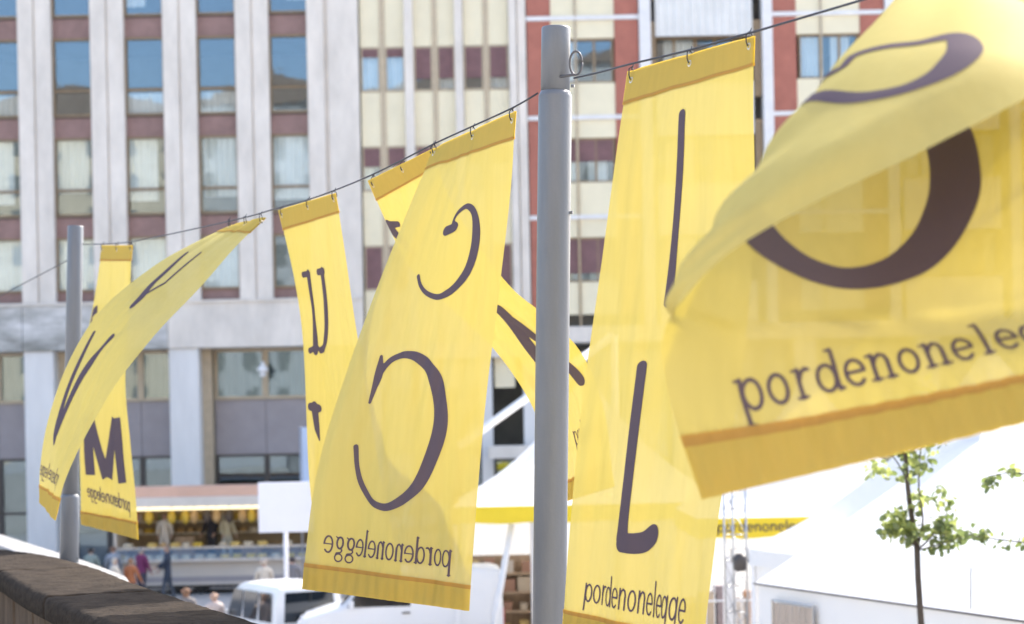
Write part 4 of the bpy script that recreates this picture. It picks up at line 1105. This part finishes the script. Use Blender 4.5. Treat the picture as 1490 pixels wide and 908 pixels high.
# ---------------------------------------------------------------- young trees
def leaf_mat(name, col, tr):
    cloth_mat(name, col, tr, .45, 0)
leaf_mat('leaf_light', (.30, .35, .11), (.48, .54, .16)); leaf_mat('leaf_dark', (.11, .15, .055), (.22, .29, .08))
def young_tree(base, limbs, clumps, label, seed, trunk_r=.045, leaf=.09):
    t = empty('young_tree', base, label, 'tree', 'young trees among the tents')
    rs = random.Random(seed); b = Vector(base)
    tk = MB()
    for pts, r0, r1 in limbs:
        n = 12; pp = smooth_path([tuple(Vector(p)) for p in pts], n); tk.tube(pp, [r0 + (r1-r0)*i/(n-1) for i in range(n)], 8)
    tk.build('trunk', 'bark', t, True)
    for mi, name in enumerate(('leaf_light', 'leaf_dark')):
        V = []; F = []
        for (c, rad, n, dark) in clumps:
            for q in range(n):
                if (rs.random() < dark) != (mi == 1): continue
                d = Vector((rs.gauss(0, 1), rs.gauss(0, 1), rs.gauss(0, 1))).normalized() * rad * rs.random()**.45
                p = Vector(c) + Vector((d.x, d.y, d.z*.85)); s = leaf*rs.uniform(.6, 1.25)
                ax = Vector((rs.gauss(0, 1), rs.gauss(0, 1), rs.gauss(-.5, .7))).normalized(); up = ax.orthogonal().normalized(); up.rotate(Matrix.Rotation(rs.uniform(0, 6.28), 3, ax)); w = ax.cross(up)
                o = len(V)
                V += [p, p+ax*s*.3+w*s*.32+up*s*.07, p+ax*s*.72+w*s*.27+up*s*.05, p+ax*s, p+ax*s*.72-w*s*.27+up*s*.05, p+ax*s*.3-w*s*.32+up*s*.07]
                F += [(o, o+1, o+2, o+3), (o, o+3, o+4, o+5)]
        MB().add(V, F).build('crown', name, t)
    return t
# image pixels to metres from its foot: trunk straight, first fork at 3.9 m
def tl(px, py, dy=0): return ((px-1350)/131.8 - (py-613)*.00015, dy, EYE - (py-613)/131.8)
young_tree((4.5, 22.0, 0),
  [([(0.03,0,0),(.02,0,2),tl(1348,845),tl(1346,792)], .045, .034), ([tl(1346,792),tl(1338,740,.05),tl(1332,700),tl(1330,640,.05),tl(1332,560,.08)], .034, .012),
   ([tl(1347,795),tl(1352,760,-.1),tl(1347,700,-.06),tl(1350,640,-.1)], .014, .006), ([tl(1336,715),tl(1325,680,.1),tl(1305,650,.2)], .012, .005),
   ([tl(1347,800),tl(1362,785,-.05),tl(1385,760,.1),tl(1395,740,.1)], .012, .004), ([tl(1345,795),tl(1328,780,.1),tl(1312,755,.15)], .012, .004),
   ([tl(1350,800),tl(1375,790,-.2),tl(1410,778,-.3)], .008, .003)],
  [(tl(1322,758,.05),.20,150,.3),(tl(1338,775,-.05),.16,90,.5),(tl(1310,770,.1),.14,50,.25),(tl(1385,768,.0),.19,130,.75),(tl(1395,790,.1),.12,40,.7),(tl(1372,795,0),.10,24,.8),(tl(1405,778,-.2),.10,22,.8),
   (tl(1350,725,.05),.15,46,.35),(tl(1332,690,.0),.14,30,.4),(tl(1392,735,.1),.13,24,.5),(tl(1385,715,.1),.1,12,.5),(tl(1295,682,.2),.16,46,.2),(tl(1350,670,-.05),.17,60,.55),(tl(1328,650,.1),.18,60,.4),(tl(1360,630,0),.25,90,.5),(tl(1320,600,0),.28,90,.5),(tl(1345,560,0),.28,80,.5)],
  'young slender tree with sparse bright leaves before the white tents', 3)
young_tree((5.95, 21.0, 0),
  [([(0,0,0),(0,0,2.2),(.02,0,4.0)], .055, .042), ([(.02,0,4.0),(.1,0,5.0),(.05,0,6.3)], .036, .01), ([(.02,0,3.9),(-.3,-.05,3.98),(-.7,-.1,4.02),(-1.2,-.1,4.1)], .013, .004),
   ([(.03,0,4.3),(-.3,.05,4.6),(-.62,.05,4.74),(-.95,.05,4.7)], .013, .004), ([(.03,0,4.4),(.4,0,4.8),(.8,0,4.9)], .012, .004)],
  [((-1.02,-.1,4.08),.13,24,.9),((-.82,-.1,4.02),.10,14,.8),((-.62,-.1,4.0),.10,14,.7),((-1.2,-.1,4.14),.10,16,.8),((-.45,0,4.05),.12,20,.6),((-.88,.05,4.66),.10,34,.85),((-.68,.05,4.78),.09,18,.75),((-.48,.05,4.74),.1,26,.55),((0,0,4.6),.3,90,.5),((.4,0,4.8),.3,90,.5),((0,0,5.4),.4,160,.5),((.1,0,6.0),.3,90,.5)],
  'young tree reaching leafy twigs in from beside the marquee', 8)

# ---------------------------------------------------------------- food stall trailer
SX0, SX1, SY = -13.4, -5.9, 66.6
stl = empty('food_stall', ((SX0+SX1)/2, SY, 0), 'long food stall trailer with salmon fascia and glass counter', 'stall')
def sp(mb, name, m, smooth=False, parent=stl): return mb.build(name, m, parent, smooth, origin=stl.location)
sp(MB().cbox(SX0, SX1, SY-.02, SY+2.2, .32, 1.12, .04), 'lower_body', 'stall_body')
sp(MB().cbox(SX0+.05, SX1-.05, SY+.1, SY+2.1, .22, .315, .02), 'chassis', 'plastic_black')
sp(MB().cbox(SX0, SX1, SY+2.1, SY+2.25, 1.125, 3.4, .02), 'back_wall', 'stall_inner')
for x in (SX0, SX1-.1): sp(MB().box(x, x+.1, SY+.05, SY+2.09, 1.125, 3.4), 'end_wall', 'stall_body')
sp(MB().cbox(SX0-.1, SX1+.1, SY-.3, SY+2.3, 3.405, 3.5, .03), 'roof', 'fascia_white')
f_ = sp(MB().add([(SX0-.1, SY-.95, 3.62), (SX1+.1, SY-.95, 3.62), (SX1+.1, SY-.31, 3.66), (SX0-.1, SY-.31, 3.66), (SX0-.1, SY-1.0, 3.3), (SX1+.1, SY-1.0, 3.3), (SX1+.1, SY-.31, 3.3), (SX0-.1, SY-.31, 3.3)],
   [(0,1,2,3),(4,7,6,5),(0,4,5,1),(1,5,6,2),(2,6,7,3),(3,7,4,0)]), 'fascia', 'fascia_salmon')
f2 = sp(MB().cbox(SX0-.1, SX1+.1, SY-1.02, SY-.32, 2.98, 3.295, .02), 'lower_fascia', 'fascia_white')
# hand lettering on the fascia, too far away to read
q = MB(); wr = random.Random(11)
for (xa, n) in ((-8.05, 6), (-7.0, 5), (-6.3, 3)):
    pts = [(xa + i*.075, SY-1.035, 3.12 + .07*math.sin(i*2.4 + xa) + wr.uniform(-.03, .03)) for i in range(n*2)]
    q.tube(pts, .012, 4)
q.build('lettering', 'ink_brown', f2, origin=stl.location)
mat('tube_light', (.9, .82, .55), .5)
ml = MATS['tube_light'].node_tree.nodes['Principled BSDF']; ml.inputs['Emission Color'].default_value = (1, .85, .5, 1); ml.inputs['Emission Strength'].default_value = .5
sp(MB().box(SX0+.3, SX1-.3, SY-.6, SY-.5, 2.86, 2.94), 'strip_light', 'tube_light')
sp(MB().box(SX0+.2, SX1-.2, SY+1.95, SY+2.05, 2.8, 2.88), 'strip_light', 'tube_light')
sp(MB().cbox(SX0+.02, SX1-.02, SY-.35, SY+.6, 1.125, 1.2, .01), 'counter', 'fascia_white')
sp(MB().cbox(SX0+.1, SX1-.1, SY-.3, SY+.25, 1.55, 1.6, .01), 'upper_shelf', 'fascia_white')
cs = sp(MB().add([(SX0+.1, SY-.33, 1.21), (SX1-.1, SY-.33, 1.21), (SX1-.1, SY-.24, 1.548), (SX0+.1, SY-.24, 1.548)], [(0,1,2,3)]), 'case_glass', 'case_glass')
for z in (1.95, 2.35): sp(MB().cbox(SX0+.15, SX1-.15, SY+1.7, SY+2.08, z, z+.04, .006), 'shelf', 'stall_shelf')
# logo mark and stripe on the lower body
sp(MB().box(SX0+.01, SX1-.01, SY-.026, SY-.021, .42, .60), 'grey_stripe', 'grey_panel')
lg = MB()
for c in range(3): lg.tube([(-6.9 + .12*c + .16*math.cos(a), SY-.03, .86+.1*math.sin(a)) for a in [2*math.pi*i/14 for i in range(11)]], .013, 4)
sp(lg, 'painted_emblem', 'ink_brown')
for x in (SX0+2.2, SX0+2.9, SX1-2): 
    wl = MB().lathe((0,0,0), [(.12,-.08),(.27,-.09),(.29,0),(.27,.09),(.12,.08)], 16); wl.v = [(a+x, c+SY+.25, b+.29) for a, b, c in wl.v]; sp(wl, 'wheel', 'tyre')
# goods
gd = random.Random(21)
GC = {'cheese': (.66,.47,.15), 'ham': (.33,.12,.09), 'bread': (.50,.32,.14), 'jar': (.16,.2,.08), 'paper': (.66,.64,.58), 'dark': (.08,.06,.05), 'mustard': (.62,.42,.05), 'pale': (.58,.5,.38)}
for k, c in GC.items(): mat('goods_'+k, c, .6, .25, 8)
wheel_m = {k: MB().lathe((0,0,0), [(.14,0),(.17,.02),(.17,.12),(.14,.14)], 14).mesh('cheese_wheel', 'goods_'+k) for k in ('cheese','mustard','pale')}
loaf_m = {k: MB().lathe((0,0,0), [(.10,0),(.15,.03),(.14,.09),(.08,.14),(.02,.155)], 10).mesh('loaf', 'goods_'+k, True) for k in ('bread','pale')}
jar_m = {k: MB().lathe((0,0,0), [(.06,0),(.065,.01),(.065,.17),(.045,.2),(.045,.24)], 10).mesh('jar', 'goods_'+k, True) for k in ('jar','dark','paper','mustard')}
ham_m = {k: MB().lathe((0,0,0), [(.015,0),(.06,-.06),(.12,-.22),(.15,-.38),(.11,-.52),(.02,-.6)], 10).mesh('ham', 'goods_'+k, True) for k in ('ham','dark','bread','mustard')}
def good(name, me, x, y, z, label, cat, group):
    tag(put(name, me, None, (x, y, z)), label, cat, group)
WORD = {'cheese': 'golden', 'mustard': 'mustard yellow', 'pale': 'pale beige', 'bread': 'brown', 'ham': 'dark red', 'dark': 'almost black', 'jar': 'olive green', 'paper': 'white'}
def cheese(x, y, z, where, group):
    k = gd.choice(['cheese', 'mustard', 'pale']); good('cheese_wheel', wheel_m[k], x, y, z, 'round %s cheese %s' % (WORD[k], where), 'cheese', group)
def loaf(x, y, z, where, group):
    k = gd.choice(['bread', 'pale']); good('loaf', loaf_m[k], x, y, z, 'round %s loaf %s' % (WORD[k], where), 'bread', group)
x = SX0 + .5
while x < SX1 - .4:
    (cheese if gd.random() < .5 else loaf)(x, SY+1.88, 1.992, 'on the lower back shelf of the stall', 'goods on the lower stall shelf'); x += .36
x = SX0 + .4
while x < SX1 - .3:
    k = gd.choice(list(jar_m)); good('jar', jar_m[k], x, SY+1.88, 2.392, '%s jar on the upper back shelf of the stall' % WORD[k], 'jar', 'jars on the upper stall shelf'); x += gd.choice([.16, .2, .34])
x = SX0 + .45
while x < SX1 - .4:
    if gd.random() < .85:
        k = gd.choice(list(ham_m)); good('ham', ham_m[k], x, SY-.15, 2.97, '%s ham hanging under the roof of the food stall' % WORD[k], 'ham', 'hams hanging in the stall')
    x += gd.uniform(.28, .5)
x = SX0 + .5
while x < SX1 - .3:
    k = gd.random()
    if k < .5: loaf(x, SY-.05, 1.602, 'on top of the glass counter', 'goods on the glass counter')
    elif k < .85: cheese(x, SY, 1.602, 'on top of the glass counter', 'goods on the glass counter')
    x += gd.uniform(.36, .5)
x = SX0 + .4
while x < SX1 - .3:
    cheese(x, SY-.05, 1.202, 'inside the glass counter case', 'cheeses inside the glass case'); x += gd.uniform(.36, .5)
# stacked wooden crates between the vendors
cr_m = MB()
for k in range(4): cr_m.box(-.3, .3, -.2, .2, k*.085, k*.085+.07)
for sx in (-1, 1):
    for sy in (-1, 1): cr_m.box(sx*.302-.02, sx*.302+.02, sy*.202-.02, sy*.202+.02, 0, .34)
cr_m = cr_m.mesh('wooden_crate', 'wood')
for (xx, zz, lab) in ((-11.2, 1.21, 'slatted wooden crate at the bottom behind the white coated vendor'), (-11.15, 1.56, 'slatted wooden crate on top of another beside the white coated vendor'), (-8.9, 1.21, 'slatted wooden crate beside the vendor in the pale apron'), (-7.6, 1.21, 'slatted wooden crate near the stall end wall')):
    tag(put('wooden_crate', cr_m, None, (xx, SY+.95, zz)), lab, 'crate', 'crates inside the stall')
for xx in (-11.2, -8.9, -7.6):
    tag(MB().cbox(-.34, .34, -.24, .24, 0, .08, .01).build('pallet', 'wood', None, loc=(xx, SY+.95, 1.125)), 'small wooden pallet under a crate inside the stall', 'pallet', 'pallets inside the stall')

# ---------------------------------------------------------------- white sign board and pale blue banner
sb_ = empty('sign_board', (-5.72, 50.0, 0), 'blank white sign board on a pale post beside the white van', 'sign')
MB().cbox(-.68, .68, -.03, .03, 2.84, 4.1, .015).build('board', 'sign_white', sb_)
MB().tube([(-.02,.05,0),(-.02,.05,3.9)], .055, 10).build('post', 'sign_white', sb_, True)
MB().tube([(-.6,.04,3.0),(.6,.04,3.0)], .02, 6).build('batten', 'sign_white', sb_)
bb_ = empty('blue_banner', (-6.35, 62.0, 0), 'upright pale blue banner behind the white sign board', 'banner')
MB().cbox(-.2, .2, -.02, .02, 3.75, 5.5, .01).build('panel', 'sign_blue', bb_)
MB().tube([(-.24,0,0),(-.24,0,5.55)], .03, 8).build('mast', 'steel', bb_, True)

# ---------------------------------------------------------------- people
def person(loc, rz, label, H=1.72, top=(.2,.2,.2), legs=(.06,.06,.08), hair=(.05,.03,.02), skin=(.52,.33,.25), coat=False, lean=0, arms=(20, 20), stride=.10, belly=1.0, hair_long=False):
    k = H/1.75
    t = empty('person', loc, label, 'person', 'people at the market', rz)
    V = []; E = []; Rr = []
    def v(p, r_, par=None):
        V.append((p[0]*k, p[1]*k, p[2]*k)); Rr.append(r_*k)
        if par is not None: E.append((par, len(V)-1))
        return len(V)-1
    ln = math.radians(lean)
    def tor(y, z): return (math.sin(ln)*(z-.95)*-1 + y if False else y - math.sin(ln)*(z-.95), .95 + math.cos(ln)*(z-.95))
    def T(x, y, z): a, b = tor(y, z); return (x, a, b)
    pel = v((0,0,.95), .145*belly)
    w = v(T(0,-.01,1.10), .14*belly, pel); ch = v(T(0,0,1.28), .16*belly, w); up = v(T(0,.01,1.41), .125, ch); nk = v(T(0,.0,1.50), .058, up)
    h0 = v(T(0,-.02,1.57), .075, nk); h1 = v(T(0,-.015,1.655), .098, h0); h2 = v(T(0,0,1.72), .062, h1)
    hands = []
    for s, a in ((-1, arms[0]), (1, arms[1])):
        sh = v(T(s*.19,0,1.40), .062, up); ra = math.radians(a)
        el = v((V[sh][0]/k + s*.05, V[sh][1]/k - math.sin(ra)*.28, V[sh][2]/k - math.cos(ra)*.28), .047, sh)
        rb = math.radians(a + 25)
        wr_ = v((V[el][0]/k + s*.0, V[el][1]/k - math.sin(rb)*.25, V[el][2]/k - math.cos(rb)*.25), .03, el)
        pl = v((V[wr_][0]/k, V[wr_][1]/k - math.sin(rb)*.08, V[wr_][2]/k - math.cos(rb)*.08), .032, wr_); hands.append((pl, rb, s))
        for fi in range(5):
            off = (fi-2)*.017; ll = (.055, .08, .088, .08, .062)[fi]
            if fi == 0: p1 = (V[pl][0]/k - s*.035, V[pl][1]/k - .035, V[pl][2]/k + .015)
            else: p1 = (V[pl][0]/k + s*.01, V[pl][1]/k + off - math.sin(rb+.3)*ll, V[pl][2]/k - math.cos(rb+.3)*ll)
            v(p1, .0095, pl)
    for s in (-1, 1):
        hp = v((s*.095,0,.88), .105*min(belly, 1.1), pel); kn = v((s*.105, -s*stride*.5-.02, .50), .068, hp)
        an = v((s*.11, -s*stride+.02, .09), .042, kn); toe = v((s*.12, -s*stride-.14, .045), .04, an)
    me = bpy.data.meshes.new('body'); me.from_pydata(V, E, []); me.update()
    o = bpy.data.objects.new('body', me); COL.objects.link(o)
    sk = o.modifiers.new('skin', 'SKIN'); sk.use_smooth_shade = True
    for i, sv in enumerate(me.skin_vertices[0].data): sv.radius = (Rr[i], Rr[i]*(.78 if i in (pel, w, ch) else 1)); sv.use_root = (i == pel)
    sub = o.modifiers.new('sub', 'SUBSURF'); sub.levels = 1; sub.render_levels = 1
    dg = bpy.context.evaluated_depsgraph_get(); me2 = bpy.data.meshes.new_from_object(o.evaluated_get(dg), depsgraph=dg)
    bpy.data.objects.remove(o); me2.name = 'body'
    me2.materials.clear()
    for n_, c in (('skin', skin), ('top', top), ('legs', legs), ('hair', hair)):
        key = 'p_%s_%.2f_%.2f_%.2f' % (n_, *c)
        if key not in MATS: mat(key, c, .8, .12, 12)
    g = lambda n_, c: 'p_%s_%.2f_%.2f_%.2f' % (n_, *c)
    me2.materials.append(MATS[g('skin', skin)])
    me2.polygons.foreach_set('use_smooth', [True]*len(me2.polygons))
    put('body', me2, t)
    co = [q.co for q in me2.vertices]; no = [q.normal for q in me2.vertices]
    hd_ = Vector(V[h1]); nkz = V[nk][2]
    hc = [Vector(V[h_[0]]) for h_ in hands]
    def shell(name, test, off, mkey):
        fs = [p for p in me2.polygons if test(sum((co[i] for i in p.vertices), Vector())/len(p.vertices))]
        ids = sorted({i for p in fs for i in p.vertices}); mp_ = {a: b for b, a in enumerate(ids)}
        if not fs: return
        VV = [co[i] + no[i]*off for i in ids]
        m_ = MB().add(VV, [tuple(mp_[i] for i in p.vertices) for p in fs]); m_.build(name, mkey, t, True)
    isarm = lambda c: min((c - h_).length for h_ in hc) < .12*k
    hipz = (.62 if coat else .93)*k
    shell('jacket' if coat else 'shirt', lambda c: c.z > hipz and c.z < nkz - .0 and not isarm(c), .014*k, g('top', top))
    shell('trousers', lambda c: c.z < .97*k and c.z > .1*k and abs(c.x) < .24*k and not isarm(c), .009*k, g('legs', legs))
    shell('shoes', lambda c: c.z <= .105*k, .007*k, 'plastic_black')
    shell('hair', lambda c: (c - hd_).length < .2*k and (c.z > hd_.z + .035*k or (c.y > hd_.y + .02*k and c.z > hd_.z - (.16 if hair_long else .07)*k)), .016*k, g('hair', hair))
    # face: nose, eyes, ears, mouth
    fy = hd_.y - .098*k
    f = MB(); f.add([(-.014*k, fy, hd_.z-.03*k), (.014*k, fy, hd_.z-.03*k), (0, fy-.025*k, hd_.z-.028*k), (0, fy+.004*k, hd_.z+.018*k)], [(0,1,2),(0,2,3),(1,3,2)]); f.build('nose', g('skin', skin), t)
    for s in (-1, 1):
        MB().lathe((s*.034*k, fy+.012*k, hd_.z+.008*k), [(.004*k,-.008*k),(.011*k,-.002*k),(.011*k,.002*k),(.004*k,.008*k)], 8).build('eye', 'plastic_black', t)
        MB().lathe((s*.1*k, hd_.y+.005*k, hd_.z), [(.006*k,-.03*k),(.016*k,-.01*k),(.017*k,.015*k),(.006*k,.03*k)], 8).build('ear', g('skin', skin), t)
    MB().box(-.022*k, .022*k, fy+.006*k, fy+.02*k, hd_.z-.062*k, hd_.z-.054*k).build('mouth', 'lamp_red', t)
    return t
person((-12.05, 64.3, 0), R(150), 'man in maroon sweater and dark trousers standing by the food stall', 1.76, (.16,.025,.09), (.04,.04,.06), (.3,.28,.26), belly=1.15, arms=(10, 45))
person((-11.25, 64.6, 0), R(-75), 'man in dark blue suit jacket walking past the food stall', 1.80, (.035,.045,.07), (.07,.08,.10), (.25,.18,.13), coat=True, arms=(15, 35), stride=.2)
person((-13.9, 65.4, 0), R(170), 'dark haired person in a grey green jacket at the stall end', 1.72, (.26,.31,.28), (.05,.05,.06), (.02,.018,.016))
person((-13.2, 65.6, 0), R(200), 'brown haired person in a blue grey top facing the counter', 1.74, (.3,.33,.38), (.05,.05,.06), (.2,.11,.07))
person((-12.15, 60.5, 0), R(120), 'person in a cream jacket standing before the food stall', 1.66, (.7,.6,.48), (.05,.05,.06), (.6,.5,.38), coat=True)
person((-11.72, 60.8, 0), R(160), 'person in an orange top standing before the food stall', 1.62, (.42,.15,.06), (.04,.04,.05), (.3,.16,.08))
person((-11.9, 67.9, 1.0), R(10), 'vendor in a white coat behind the stall counter', 1.70, (.72,.70,.68), (.5,.5,.5), (.15,.05,.04), coat=True)
person((-10.3, 67.9, 1.0), R(-20), 'vendor in a dark top behind the stall counter', 1.74, (.03,.03,.045), (.04,.04,.05), (.03,.02,.02))
person((-9.75, 67.7, 1.0), R(25), 'vendor in a pale apron behind the stall counter', 1.68, (.6,.56,.42), (.5,.5,.45), (.07,.05,.04))
person((-7.85, 47.5, 0), R(180), 'brown haired person walking below the parapet', 1.70, (.2,.18,.17), (.05,.05,.06), (.22,.12,.07), hair_long=True)
person((-7.1, 47.0, 0), R(200), 'fair haired person walking below the parapet', 1.60, (.6,.5,.45), (.1,.1,.12), (.5,.33,.24))
person((-7.25, 57.6, 0), R(190), 'person in a cream coat standing beyond the compact van', 1.72, (.66,.58,.48), (.2,.18,.17), (.55,.45,.36), coat=True)
person((-6.5, 58.2, 0), R(170), 'person in a grey coat standing below the sign board', 1.74, (.22,.21,.22), (.06,.06,.07), (.06,.05,.05), coat=True)
